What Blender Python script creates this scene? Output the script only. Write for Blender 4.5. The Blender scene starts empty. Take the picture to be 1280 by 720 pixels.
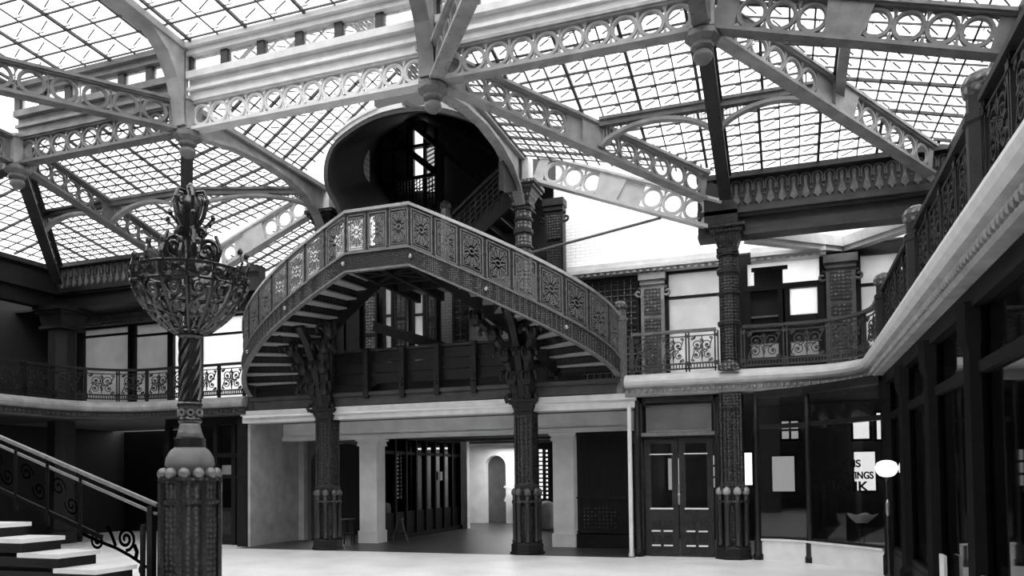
import bpy, math, random
from mathutils import Vector, Matrix
random.seed(7)
PI = math.pi
SC = bpy.context.scene
COL = SC.collection
V = Vector

# ------------------------------------------------------------------ materials
def new_mat(name):
    m = bpy.data.materials.new(name); m.use_nodes = True
    nt = m.node_tree; b = nt.nodes['Principled BSDF']
    return m, nt, b

def mat(name, g, rough=.6, metal=0., var=.25, scale=6., bump=0., spec=.5, bscale=None):
    m, nt, b = new_mat(name)
    b.inputs['Roughness'].default_value = rough
    b.inputs['Metallic'].default_value = metal
    b.inputs['Specular IOR Level'].default_value = spec
    tc = nt.nodes.new('ShaderNodeTexCoord')
    n = nt.nodes.new('ShaderNodeTexNoise'); n.inputs['Scale'].default_value = scale; n.inputs['Detail'].default_value = 6
    nt.links.new(tc.outputs['Object'], n.inputs['Vector'])
    r = nt.nodes.new('ShaderNodeValToRGB')
    lo, hi = g*(1-var), min(1, g*(1+var*.6))
    r.color_ramp.elements[0].position = .3; r.color_ramp.elements[0].color = (lo, lo, lo, 1)
    r.color_ramp.elements[1].position = .7; r.color_ramp.elements[1].color = (hi, hi, hi, 1)
    nt.links.new(n.outputs['Fac'], r.inputs['Fac']); nt.links.new(r.outputs['Color'], b.inputs['Base Color'])
    if bump:
        n2 = nt.nodes.new('ShaderNodeTexNoise'); n2.inputs['Scale'].default_value = bscale or scale*6
        nt.links.new(tc.outputs['Object'], n2.inputs['Vector'])
        bp = nt.nodes.new('ShaderNodeBump'); bp.inputs['Strength'].default_value = bump; bp.inputs['Distance'].default_value = .02
        nt.links.new(n2.outputs['Fac'], bp.inputs['Height']); nt.links.new(bp.outputs['Normal'], b.inputs['Normal'])
    return m

def relief_mat(name, dark, light, scale=9., rough=.45, thr=.35, kind='F1', bump=.8):
    """cast ornament: a cell pattern of raised leaves, paler on the raised parts, darker between"""
    m, nt, b = new_mat(name)
    b.inputs['Roughness'].default_value = rough
    tc = nt.nodes.new('ShaderNodeTexCoord')
    v = nt.nodes.new('ShaderNodeTexVoronoi'); v.inputs['Scale'].default_value = scale; v.inputs['Randomness'].default_value = .25
    nt.links.new(tc.outputs['Object'], v.inputs['Vector'])
    r = nt.nodes.new('ShaderNodeValToRGB')
    r.color_ramp.elements[0].position = thr-.12; r.color_ramp.elements[0].color = (light,)*3+(1,)
    r.color_ramp.elements[1].position = thr+.08; r.color_ramp.elements[1].color = (dark,)*3+(1,)
    nt.links.new(v.outputs['Distance'], r.inputs['Fac']); nt.links.new(r.outputs['Color'], b.inputs['Base Color'])
    bp = nt.nodes.new('ShaderNodeBump'); bp.invert = True; bp.inputs['Strength'].default_value = bump; bp.inputs['Distance'].default_value = .03
    nt.links.new(v.outputs['Distance'], bp.inputs['Height']); nt.links.new(bp.outputs['Normal'], b.inputs['Normal'])
    return m

def brick_mat(name, g1, g2, mortar, scale=1., rough=.6, axis='XZ'):
    m, nt, b = new_mat(name)
    b.inputs['Roughness'].default_value = rough
    tc = nt.nodes.new('ShaderNodeTexCoord'); mp = nt.nodes.new('ShaderNodeSeparateXYZ'); cb = nt.nodes.new('ShaderNodeCombineXYZ')
    nt.links.new(tc.outputs['Object'], mp.inputs[0])
    nt.links.new(mp.outputs[axis[0]], cb.inputs['X']); nt.links.new(mp.outputs[axis[1]], cb.inputs['Y'])
    t = nt.nodes.new('ShaderNodeTexBrick')
    t.inputs['Color1'].default_value = (g1,)*3+(1,); t.inputs['Color2'].default_value = (g2,)*3+(1,)
    t.inputs['Mortar'].default_value = (mortar,)*3+(1,)
    t.inputs['Scale'].default_value = scale; t.inputs['Mortar Size'].default_value = .008
    t.inputs['Brick Width'].default_value = .22; t.inputs['Row Height'].default_value = .075
    nt.links.new(cb.outputs[0], t.inputs['Vector']); nt.links.new(t.outputs['Color'], b.inputs['Base Color'])
    return m

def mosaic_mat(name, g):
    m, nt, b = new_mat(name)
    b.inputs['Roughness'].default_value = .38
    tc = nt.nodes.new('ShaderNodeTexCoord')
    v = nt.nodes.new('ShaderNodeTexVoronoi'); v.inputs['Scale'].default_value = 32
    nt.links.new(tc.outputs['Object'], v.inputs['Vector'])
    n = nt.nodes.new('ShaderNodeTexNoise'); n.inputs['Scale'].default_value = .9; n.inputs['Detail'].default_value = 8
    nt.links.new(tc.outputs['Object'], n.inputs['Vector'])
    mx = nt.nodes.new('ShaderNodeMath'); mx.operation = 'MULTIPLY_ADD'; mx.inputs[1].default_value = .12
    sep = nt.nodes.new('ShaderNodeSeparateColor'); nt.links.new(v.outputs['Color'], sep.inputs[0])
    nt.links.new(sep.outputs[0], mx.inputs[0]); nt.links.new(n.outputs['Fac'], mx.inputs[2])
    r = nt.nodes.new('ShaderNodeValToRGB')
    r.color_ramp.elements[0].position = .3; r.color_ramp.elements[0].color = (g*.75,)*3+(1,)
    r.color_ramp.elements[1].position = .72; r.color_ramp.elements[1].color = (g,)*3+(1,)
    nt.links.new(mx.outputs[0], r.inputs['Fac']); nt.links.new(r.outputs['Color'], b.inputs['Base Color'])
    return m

def pane_mat(name, clear=.7, tint=.95, scale=5.):
    """wired roof glass: mostly lets the sky through, partly diffuses it"""
    m = bpy.data.materials.new(name); m.use_nodes = True
    nt = m.node_tree; nt.nodes.clear()
    out = nt.nodes.new('ShaderNodeOutputMaterial')
    a = nt.nodes.new('ShaderNodeBsdfTransparent'); a.inputs[0].default_value = (tint,)*3+(1,)
    t = nt.nodes.new('ShaderNodeBsdfTranslucent'); t.inputs[0].default_value = (.9,)*3+(1,)
    mx = nt.nodes.new('ShaderNodeMixShader')
    tc = nt.nodes.new('ShaderNodeTexCoord'); n = nt.nodes.new('ShaderNodeTexNoise'); n.inputs['Scale'].default_value = scale; n.inputs['Detail'].default_value = 5
    nt.links.new(tc.outputs['Object'], n.inputs['Vector'])
    mr = nt.nodes.new('ShaderNodeMapRange'); mr.inputs['From Min'].default_value = .3; mr.inputs['From Max'].default_value = .7
    mr.inputs['To Min'].default_value = 1-clear-.12; mr.inputs['To Max'].default_value = 1-clear+.12
    nt.links.new(n.outputs['Fac'], mr.inputs['Value']); nt.links.new(mr.outputs[0], mx.inputs[0])
    nt.links.new(a.outputs[0], mx.inputs[1]); nt.links.new(t.outputs[0], mx.inputs[2]); nt.links.new(mx.outputs[0], out.inputs[0])
    return m

def window_glass(name, clear=.75):
    m = bpy.data.materials.new(name); m.use_nodes = True
    nt = m.node_tree; nt.nodes.clear()
    out = nt.nodes.new('ShaderNodeOutputMaterial')
    a = nt.nodes.new('ShaderNodeBsdfTransparent'); a.inputs[0].default_value = (clear,)*3+(1,)
    g = nt.nodes.new('ShaderNodeBsdfGlossy'); g.inputs['Roughness'].default_value = .03; g.inputs[0].default_value = (.9,)*3+(1,)
    lw0 = nt.nodes.new('ShaderNodeLayerWeight'); lw0.inputs['Blend'].default_value = .5
    lw1 = nt.nodes.new('ShaderNodeMath'); lw1.operation = 'POWER'; lw1.inputs[1].default_value = 5
    lw = nt.nodes.new('ShaderNodeMath'); lw.operation = 'MULTIPLY_ADD'; lw.inputs[1].default_value = .9; lw.inputs[2].default_value = .05
    nt.links.new(lw0.outputs['Facing'], lw1.inputs[0]); nt.links.new(lw1.outputs[0], lw.inputs[0])
    mx = nt.nodes.new('ShaderNodeMixShader')
    nt.links.new(lw.outputs[0], mx.inputs[0]); nt.links.new(a.outputs[0], mx.inputs[1]); nt.links.new(g.outputs[0], mx.inputs[2]); nt.links.new(mx.outputs[0], out.inputs[0])
    return m

def blind_mat(name, g, through=.6):
    """linen blind with daylight behind it"""
    m = bpy.data.materials.new(name); m.use_nodes = True
    nt = m.node_tree; nt.nodes.clear()
    out = nt.nodes.new('ShaderNodeOutputMaterial')
    tc = nt.nodes.new('ShaderNodeTexCoord'); n = nt.nodes.new('ShaderNodeTexNoise'); n.inputs['Scale'].default_value = 2.2; n.inputs['Detail'].default_value = 6
    nt.links.new(tc.outputs['Object'], n.inputs['Vector'])
    r = nt.nodes.new('ShaderNodeValToRGB')
    r.color_ramp.elements[0].position = .3; r.color_ramp.elements[0].color = (g*.82,)*3+(1,)
    r.color_ramp.elements[1].position = .7; r.color_ramp.elements[1].color = (g,)*3+(1,)
    nt.links.new(n.outputs['Fac'], r.inputs['Fac'])
    a = nt.nodes.new('ShaderNodeBsdfDiffuse'); t = nt.nodes.new('ShaderNodeBsdfTranslucent'); mx = nt.nodes.new('ShaderNodeMixShader')
    mx.inputs[0].default_value = through
    nt.links.new(r.outputs[0], a.inputs[0]); nt.links.new(r.outputs[0], t.inputs[0])
    nt.links.new(a.outputs[0], mx.inputs[1]); nt.links.new(t.outputs[0], mx.inputs[2]); nt.links.new(mx.outputs[0], out.inputs[0])
    return m

def emit_mat(name, s):
    m, nt, b = new_mat(name)
    b.inputs['Base Color'].default_value = (.8,)*3+(1,)
    b.inputs['Emission Color'].default_value = (1, 1, 1, 1); b.inputs['Emission Strength'].default_value = s
    return m

M = dict(
    iron=mat('dark cast iron', .010, .5, .0, .3, 12, .25, .3),
    lamp_iron=mat('polished black iron', .010, .2, .0, .3, 12, .25, .75),
    iron_mid=mat('bronzed iron', .022, .42, .0, .35, 14, .3, .4),
    iron_rail=mat('bronze plated rail', .18, .35, .2, .3, 14, .15),
    rail_iron=mat('worn railing iron', .06, .4, .1, .35, 10),
    cap_grey=mat('worn grey iron', .07, .4, 0, .3, 9),
    cap_pale=mat('worn pale iron', .3, .4, 0, .3, 9),
    handrail=mat('polished handrail', .42, .25, .6, .15, 9),
    relief=relief_mat('cast relief iron', .006, .05, 17.),
    relief_fine=relief_mat('fine cast relief', .010, .16, 24.),
    relief_light=relief_mat('pale cast relief', .05, .30, 13.),
    frieze=mat('painted frieze', .13, .6, 0, .5, 9, .2),
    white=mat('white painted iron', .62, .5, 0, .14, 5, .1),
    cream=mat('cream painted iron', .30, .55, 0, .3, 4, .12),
    grey=mat('grey iron paint and shade', .15, .55, 0, .35, 4, .12),
    dark_paint_shade=mat('dark iron paint and shade', .025, .5, 0, .4, 5),
    bar=mat('glazing bar lead', .05, .6, 0, .3, 8),
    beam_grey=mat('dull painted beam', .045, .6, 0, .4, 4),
    shade_wood=mat('deep shade wood', .004, .6, 0, .4, 6, 0, .12),  # near-black copy of the wood with deep shade in its colour
    wood=mat('dark stained wood', .008, .45, 0, .5, 7, .1, .3),
    wood_mid=mat('brown stained wood', .022, .45, 0, .5, 7, .1, .35),
    floor_shaded=mosaic_mat('shaded mosaic', .045),
    marble=mat('white marble', .80, .3, 0, .1, 3),
    plaster=mat('white plaster', .78, .75, 0, .12, 3, .05),
    wall_grey=mat('grey wall plaster', .45, .8, 0, .25, 3, .05),
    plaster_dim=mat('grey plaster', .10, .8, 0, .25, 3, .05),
    shade=blind_mat('drawn linen blind', .72, .75),
    shade_bright=blind_mat('thin white blind', .9, .9),
    shade_grey=blind_mat('grey linen blind', .46, .75),
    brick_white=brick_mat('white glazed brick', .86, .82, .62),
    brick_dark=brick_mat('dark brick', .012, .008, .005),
    brick_grey=brick_mat('grey glazed brick', .22, .19, .11),
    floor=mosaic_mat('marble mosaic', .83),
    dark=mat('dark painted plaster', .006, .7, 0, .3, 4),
    ceil=mat('stained plaster ceiling', .30, .8, 0, .3, 2),
    pane=pane_mat('wired roof glass', .72),
    glass=window_glass('plate glass', .8),
    glass_dim=window_glass('leaded glass', .25),
    globe=emit_mat('opal gas globe', .5),
    daylit=emit_mat('daylit window pane', .36),
    daylit_dim=emit_mat('daylit frosted pane', .13),
    tread_under=mat('stone tread', .30, .6, 0, .15, 5),
    letter=mat('black gilt lettering', .003, .6, 0, .2, 5, 0, .1),
    stool=mat('worn stool wood', .022, .5, 0, .4, 9),
)

# ------------------------------------------------------------------ mesh builder
class MB:
    def __init__(s): s.v = []; s.f = []; s.T = None
    def add(s, vs, fs):
        k = len(s.v)
        s.v += [tuple(s.T(V(p))) if s.T else tuple(p) for p in vs]
        s.f += [tuple(i+k for i in f) for f in fs]
        return s
    def box(s, x0, x1, y0, y1, z0, z1, nx=1):
        vs = []; fs = []
        for i in range(nx+1):
            x = x0+(x1-x0)*i/nx
            vs += [(x, y0, z0), (x, y1, z0), (x, y1, z1), (x, y0, z1)]
        for i in range(nx):
            a = i*4; b = a+4
            for j in range(4): fs.append((a+j, b+j, b+(j+1) % 4, a+(j+1) % 4))
        fs.append((3, 2, 1, 0)); e = nx*4; fs.append((e, e+1, e+2, e+3))
        return s.add(vs, fs)
    def bar(s, p, q, w, h, up=(0, 0, 1)):
        p, q = V(p), V(q); d = (q-p)
        if d.length < 1e-6: return s
        d.normalize(); u = V(up)
        if abs(d.dot(u)) > .98: u = V((1, 0, 0)) if abs(d.x) < .9 else V((0, 1, 0))
        a = d.cross(u).normalized(); b = a.cross(d).normalized()
        vs = []
        for e in (p, q):
            vs += [e-a*w/2-b*h/2, e+a*w/2-b*h/2, e+a*w/2+b*h/2, e-a*w/2+b*h/2]
        return s.add(vs, [(3, 2, 1, 0), (4, 5, 6, 7), (0, 1, 5, 4), (1, 2, 6, 5), (2, 3, 7, 6), (3, 0, 4, 7)])
    def tube(s, pts, r, n=5, closed=False, taper=None):
        pts = [V(p) for p in pts]; m = len(pts)
        if m < 2: return s
        vs = []; fs = []; ref = None
        for i, p in enumerate(pts):
            if closed: t = pts[(i+1) % m]-pts[i-1]
            else: t = pts[min(i+1, m-1)]-pts[max(i-1, 0)]
            if t.length < 1e-9: t = V((0, 0, 1))
            t.normalize()
            if ref is None:
                ref = V((0, 1, 0)) if abs(t.y) < .9 else V((1, 0, 0))
            a = t.cross(ref)
            if a.length < 1e-4: a = t.cross(V((1, 0, .3)))
            a.normalize(); b = a.cross(t).normalized(); ref = b.cross(V((0, 0, 0))) if False else b
            # keep ref perpendicular-ish: parallel transport
            ref = b
            rr = r if taper is None else r*(taper[0]+(taper[1]-taper[0])*i/(m-1))
            for k in range(n):
                an = 2*PI*k/n+PI/4
                vs.append(p+a*math.cos(an)*rr+b*math.sin(an)*rr)
        L = m if closed else m-1
        for i in range(L):
            for k in range(n):
                i2 = (i+1) % m
                fs.append((i*n+k, i*n+(k+1) % n, i2*n+(k+1) % n, i2*n+k))
        if not closed:
            fs.append(tuple(range(n-1, -1, -1))); fs.append(tuple((m-1)*n+k for k in range(n)))
        return s.add(vs, fs)
    def lathe(s, prof, c=(0, 0, 0), n=16, rot=0., sq=None):
        c = V(c); vs = []; fs = []
        for (r, z) in prof:
            for k in range(n):
                a = 2*PI*k/n+rot
                vs.append(c+V((r*math.cos(a), r*math.sin(a), z)))
        for i in range(len(prof)-1):
            for k in range(n):
                fs.append((i*n+k, i*n+(k+1) % n, (i+1)*n+(k+1) % n, (i+1)*n+k))
        fs.append(tuple(range(n-1, -1, -1))); fs.append(tuple((len(prof)-1)*n+k for k in range(n)))
        return s.add(vs, fs)
    def ball(s, c, r, n=10, m=6, sz=1.):
        prof = [(max(1e-4, r*math.sin(PI*i/m)), -r*sz*math.cos(PI*i/m)) for i in range(m+1)]
        return s.lathe(prof, c, n)
    def ring(s, c, ri, ro, t, n=20, ax=(V((1, 0, 0)), V((0, 0, 1)), V((0, 1, 0)))):
        c = V(c); a, b, w = ax; vs = []; fs = []
        for k in range(n):
            an = 2*PI*k/n; d = a*math.cos(an)+b*math.sin(an)
            for (r, y) in ((ri, -t/2), (ro, -t/2), (ro, t/2), (ri, t/2)): vs.append(c+d*r+w*y)
        for k in range(n):
            k2 = (k+1) % n
            for j in range(4): fs.append((k*4+j, k*4+(j+1) % 4, k2*4+(j+1) % 4, k2*4+j))
        return s.add(vs, fs)
    def prism(s, poly, y0, y1, swap=False):
        """polygon in the XZ plane given thickness along Y"""
        n = len(poly)
        vs = [(x, y0, z) for x, z in poly]+[(x, y1, z) for x, z in poly]
        fs = [tuple(range(n)), tuple(range(2*n-1, n-1, -1))]
        for i in range(n): fs.append((i, i+n, (i+1) % n+n, (i+1) % n))
        return s.add(vs, fs)
    def hprism(s, poly, z0, z1):
        n = len(poly)
        vs = [(x, y, z0) for x, y in poly]+[(x, y, z1) for x, y in poly]
        fs = [tuple(range(n-1, -1, -1)), tuple(range(n, 2*n))]
        for i in range(n): fs.append((i, (i+1) % n, (i+1) % n+n, i+n))
        return s.add(vs, fs)
    def slab(s, pts, nrm, t):
        """flat polygon (3D points) thickened along nrm"""
        n = len(pts); nv = V(nrm).normalized()*t
        vs = [V(p) for p in pts]+[V(p)+nv for p in pts]
        fs = [tuple(range(n-1, -1, -1)), tuple(range(n, 2*n))]
        for i in range(n): fs.append((i, (i+1) % n, (i+1) % n+n, i+n))
        return s.add(vs, fs)
    def sweep(s, path, prof):
        """path: list of (x,y,nx,ny); prof: closed list of (offset, z)"""
        vs = []; fs = []; n = len(prof)
        for (x, y, a, b) in path:
            for (o, z) in prof: vs.append((x+a*o, y+b*o, z))
        for i in range(len(path)-1):
            for k in range(n): fs.append((i*n+k, i*n+(k+1) % n, (i+1)*n+(k+1) % n, (i+1)*n+k))
        fs.append(tuple(range(n-1, -1, -1))); e = (len(path)-1)*n; fs.append(tuple(e+k for k in range(n)))
        return s.add(vs, fs)
    def build(s, name, material, parent=None, smooth=False):
        me = bpy.data.meshes.new(name); me.from_pydata(s.v, [], s.f); me.update()
        me.materials.append(M[material] if isinstance(material, str) else material)
        if smooth:
            for p in me.polygons: p.use_smooth = True
        o = bpy.data.objects.new(name, me); COL.objects.link(o)
        if parent is not None: o.parent = parent
        return o

def recalc(o):
    import bmesh
    bm = bmesh.new(); bm.from_mesh(o.data); bmesh.ops.recalc_face_normals(bm, faces=bm.faces); bm.to_mesh(o.data); bm.free(); return o

def tag(o, label, cat, group=None, kind=None):
    o['label'] = label; o['category'] = cat
    if group: o['group'] = group
    if kind: o['kind'] = kind
    return o
def thing(name, label, cat, group=None, loc=(0, 0, 0), rz=0.):
    o = bpy.data.objects.new(name, None); COL.objects.link(o)
    o.location = loc; o.rotation_euler.z = rz
    o.empty_display_size = .1
    return tag(o, label, cat, group)
def struct(name, mb, material, smooth=False):
    o = mb.build(name, material, None, smooth); o['kind'] = 'structure'; return o
def copy_tree(o, parent=None):
    c = o.copy(); COL.objects.link(c); c.parent = parent
    for ch in list(o.children): copy_tree(ch, c)
    return c

# ------------------------------------------------------------------ frame of the court (metres)
XL, X0, X1, X2, X3, XR = -17.95, -13.9, -9.81, -5.06, -.96, 2.8
YN, YC, YW = 10.87, 15.27, 17.0
ZN, ZG, ZP = 7.70, 8.25, 7.33        # node bottom, glass at the ring girder, glass at the plate
XM = (X1+X2)/2
ZF = 3.45                            # mezzanine floor
XBL, XBR = -16.4, 1.45               # balcony edges

# ------------------------------------------------------------------ room shell
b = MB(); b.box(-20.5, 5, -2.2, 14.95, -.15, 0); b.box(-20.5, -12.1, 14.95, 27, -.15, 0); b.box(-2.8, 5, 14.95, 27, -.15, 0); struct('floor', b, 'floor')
b = MB(); b.box(-12.1, -2.8, 14.95, 27, -.15, 0); struct('floor_passage', b, 'floor_shaded')  # darker copy of the mosaic, passage shade put into its colour
b = MB(); b.box(-20.5, -20, -2.2, 27, 0, 7.3); struct('wall_left', b, 'dark')
b = MB(); b.box(4.6, 5, -2.2, 27, 0, 7.3); struct('wall_right', b, 'dark')
b = MB(); b.box(-20.5, 5, -2.6, -2.2, -.15, 9.2); struct('wall_near', b, 'plaster_dim')

# ------------------------------------------------------------------ girders
def girder(p0, p1, n, label, material='white', h=.55, group='perforated roof girders', gaps=(), name='perforated_girder', w=.22, ends=(.12, .12), t=.05, gusset=()):
    """p0-p1 is the line of the bottom flange; circles stand in a web between two flanges"""
    p0, p1 = V(p0), V(p1); L = (p1-p0).length
    ex = (p1-p0).normalized(); ey = V((0, 0, 1)).cross(ex).normalized(); ez = ex.cross(ey).normalized()
    root = thing(name, label, 'girder', group)
    F = lambda p: p0+ex*p.x+ey*p.y+ez*p.z
    bf = MB(); bf.T = F; bf.box(0, L, -w/2, w/2, 0, .05); bf.box(0, L, -w*.32, w*.32, .05, .075); bf.build('bottom_flange', material, root)
    tf = MB(); tf.T = F; tf.box(0, L, -w/2, w/2, h-.05, h); tf.box(0, L, -w*.32, w*.32, h-.075, h-.05); tf.build('top_flange', material, root)
    wb = MB(); wb.T = F
    z0, z1 = .07, h-.07; zc = (z0+z1)/2; r = (z1-z0)/2
    a0, a1 = ends[0]*L if ends[0] < 0 else ends[0], L-ends[1]
    wb.box(0, a0, -t/2, t/2, z0, z1); wb.box(a1, L, -t/2, t/2, z0, z1)
    pitch = (a1-a0)/n
    ro = min(r, pitch/2*1.02)
    for i in range(n):
        cx = a0+pitch*(i+.5)
        if i in gaps:
            wb.box(cx-pitch/2, cx+pitch/2, -t/2, t/2, z0, z1); continue
        wb.ring((cx, 0, zc), ro*.80, ro*1.0, t, 22)
        wb.ring((cx, 0, zc), ro*.72, ro*.80, t*.5, 22)
        if i < n-1:
            cx2 = cx+pitch/2
            for sg in (1, -1):
                zz = zc+sg*r*.98
                wb.prism([(cx2-r*.17, zz), (cx2, zc+sg*r*.35), (cx2+r*.17, zz)], -t*.4, t*.4)
            wb.bar((cx2, 0, z0), (cx2, 0, z1), .02, .02)
    if pitch > 2.1*r:
        wb.box(a0, a1, -t*.3, t*.3, z0, zc-ro*.85); wb.box(a0, a1, -t*.3, t*.3, zc+ro*.85, z1)
    wb.build('web', material, root)
    rv = MB(); rv.T = F
    k = max(4, int(L/.22))
    for i in range(k):
        for sg in (-1, 1): rv.ball((L*(i+.5)/k, sg*w*.36, 0), .016, 5, 3)
    rv.build('rivet_row', material, root)
    for gx in gusset:
        g = MB(); g.T = F; g.prism([(gx-.22, .02), (gx+.22, .02), (gx+.3, h-.02), (gx-.3, h-.02)], -t*1.4, t*1.4); g.build('gusset_plate', material, root)
    return root

N1, N2, N3, N4 = [V((x, YN, ZN)) for x in (X1, X2, X3, X0)]  # girders towards the sides get darker paint, shade put into the colour
girder(N1, N2, 12, 'cream perforated girder under the clerestory, between the two front roof pendants', 'white', gaps=())
girder(N2, N3, 10, 'perforated girder under the clerestory, running right to the upper right pendant', 'cream')
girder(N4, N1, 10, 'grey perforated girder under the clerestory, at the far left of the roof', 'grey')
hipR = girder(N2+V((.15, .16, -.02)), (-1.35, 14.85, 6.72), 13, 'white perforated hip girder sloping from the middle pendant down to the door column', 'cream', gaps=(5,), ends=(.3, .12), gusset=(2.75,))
girder(N1+V((-.15, .16, -.02)), (-13.45, 14.85, 6.72), 13, 'hip girder seen end on above the tall lamp standard', 'dark_paint_shade', gaps=(5,), ends=(.3, .12))
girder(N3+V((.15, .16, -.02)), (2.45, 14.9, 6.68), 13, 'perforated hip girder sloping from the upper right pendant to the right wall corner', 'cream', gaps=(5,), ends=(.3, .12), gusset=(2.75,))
girder(N4+V((-.15, .16, -.02)), (-17.6, 14.9, 6.68), 13, 'dark hip girder sloping into the far left wall corner', 'dark_paint_shade', gaps=(5,), ends=(.3, .12))
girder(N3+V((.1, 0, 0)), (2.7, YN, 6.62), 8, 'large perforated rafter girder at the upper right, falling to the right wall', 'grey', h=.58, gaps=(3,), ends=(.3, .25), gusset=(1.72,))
girder(N4+V((-.1, 0, 0)), (-17.85, YN, 6.62), 8, 'dark rafter girder at the left, falling to the left wall', 'dark_paint_shade', h=.58, gaps=(3,), ends=(.3, .25))
girder(N3+V((0, .16, -.02)), (X3, 14.95, 6.72), 11, 'narrow rafter seen end on above the door column', 'dark_paint_shade', ends=(.2, .2))
girder(N4+V((0, .16, -.02)), (X0, 14.95, 6.72), 11, 'grey perforated rafter at the left, running back beside the lamp standard', 'grey', ends=(.2, .2), gaps=(5,))
girder(N1+V((-.12, -.14, 0)), (-13.9, 5.5, ZN), 14, 'perforated cross girder running from the left pendant towards the upper left', 'grey', gaps=())
girder(N2+V((.12, -.14, 0)), (X3, 5.5, ZN), 14, 'narrow cross girder running overhead from the middle pendant', 'cream')
girder((-4.86, YC, 7.72), (-1.25, YC, 6.28), 8, 'white perforated girder from the stair column down to the door column', 'white', h=.58, ends=(.2, .25), gaps=(4,), gusset=(1.66,))
girder((X1-.25, YC, 7.72), (-13.6, YC, 6.28), 8, 'white perforated girder behind the left stair flight', 'white', h=.58, ends=(.2, .25), gaps=(4,), gusset=(1.7,))
for x, lb in ((X3, 'lantern side girder above the right roof slope'), (X0, 'lantern side girder above the left roof slope')):
    girder((x, 5.5, ZN), (x, YN-.15, ZN), 12, lb, 'grey')

# arched ribs N1-C1 and N2-C2: flat top chord with a bracket curving down to the stair columns
def rib(x, label, material):
    root = thing('arched_rib', label, 'rib', 'arched ribs over the stair columns')
    top = MB(); top.box(x-.11, x+.11, YN+.1, YC-.1, ZG-.12, ZG-.02); top.build('top_chord', material, root)
    pts = [(YN+.25, 7.72), (12.0, 7.90), (13.0, 7.98), (13.8, 7.93), (14.4, 7.78), (14.85, 7.5), (15.07, 7.2)]
    cur = MB()
    for i in range(len(pts)-1):
        cur.bar((x, pts[i][0], pts[i][1]), (x, pts[i+1][0], pts[i+1][1]), .2, .06, (0, 0, 1))
    cur.build('curved_bracket', material, root)
    web = MB()
    poly = [(y, z+.02) for y, z in pts]+[(15.07, ZG-.1), (YN+.25, ZG-.1)]
    n = len(poly); vs = [(x-.02, y, z) for y, z in poly]+[(x+.02, y, z) for y, z in poly]
    fs = [(i, i+1, len(poly)-1-i-1, len(poly)-1-i) for i in range(0)]
    k = len(pts)
    vs = []; fs = []
    for (y, z) in pts:
        vs += [(x-.02, y, z), (x+.02, y, z), (x+.02, y, ZG-.1), (x-.02, y, ZG-.1)]
    for i in range(k-1):
        a = i*4; c = a+4
        for j in range(4): fs.append((a+j, c+j, c+(j+1) % 4, a+(j+1) % 4))
    web.add(vs, fs); web.build('web', material, root)
rib(X1, 'pale arched rib running back to the left stair column', 'cream')
rib(X2, 'arched rib running back to the right stair column under the gable', 'cream')

# pendants at the girder nodes
def pendant(x, label, r=.24):
    root = thing('roof_pendant', label, 'pendant', 'pendants under the girder joints', (x, YN, ZN))
    p = MB(); p.lathe([(r*.75, .02), (r, -.02), (r*1.02, -.10), (r*.8, -.14), (r*.62, -.17), (r*.66, -.22), (r*.4, -.26)], (0, 0, 0), 8); p.build('boss', 'grey', root)
    p = MB(); p.lathe([(r*.3, -.24), (r*.55, -.30), (r*.58, -.36), (r*.3, -.43), (.01, -.46)], (0, 0, 0), 10); p.build('drop', 'grey', root, True)
    p = MB(); p.box(-.17, .17, -.17, .17, .0, .55); p.box(-.2, .2, -.2, .2, .5, .56); p.build('joint_block', 'cream', root)
pendant(X1, 'left roof pendant directly above the lamp standard')
pendant(X2, 'middle roof pendant above the stair landing')
pendant(X3, 'upper right roof pendant above the door column')
pendant(X0, 'far left roof pendant in shadow')

# ------------------------------------------------------------------ glazed roof panels
def clip_line(poly, p, d):
    """poly convex 2D; returns t range of p+t*d inside"""
    t0, t1 = -1e9, 1e9; n = len(poly)
    area = sum(poly[i][0]*poly[(i+1) % n][1]-poly[(i+1) % n][0]*poly[i][1] for i in range(n))
    sg = 1 if area > 0 else -1
    for i in range(n):
        a, c = poly[i], poly[(i+1) % n]
        nx, ny = -(c[1]-a[1])*sg, (c[0]-a[0])*sg
        num = nx*(p[0]-a[0])+ny*(p[1]-a[1]); den = nx*d[0]+ny*d[1]
        if abs(den) < 1e-9:
            if num < 0: return None
            continue
        t = -num/den
        if den > 0: t0 = max(t0, t)
        else: t1 = min(t1, t)
    return (t0, t1) if t1-t0 > .02 else None

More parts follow.
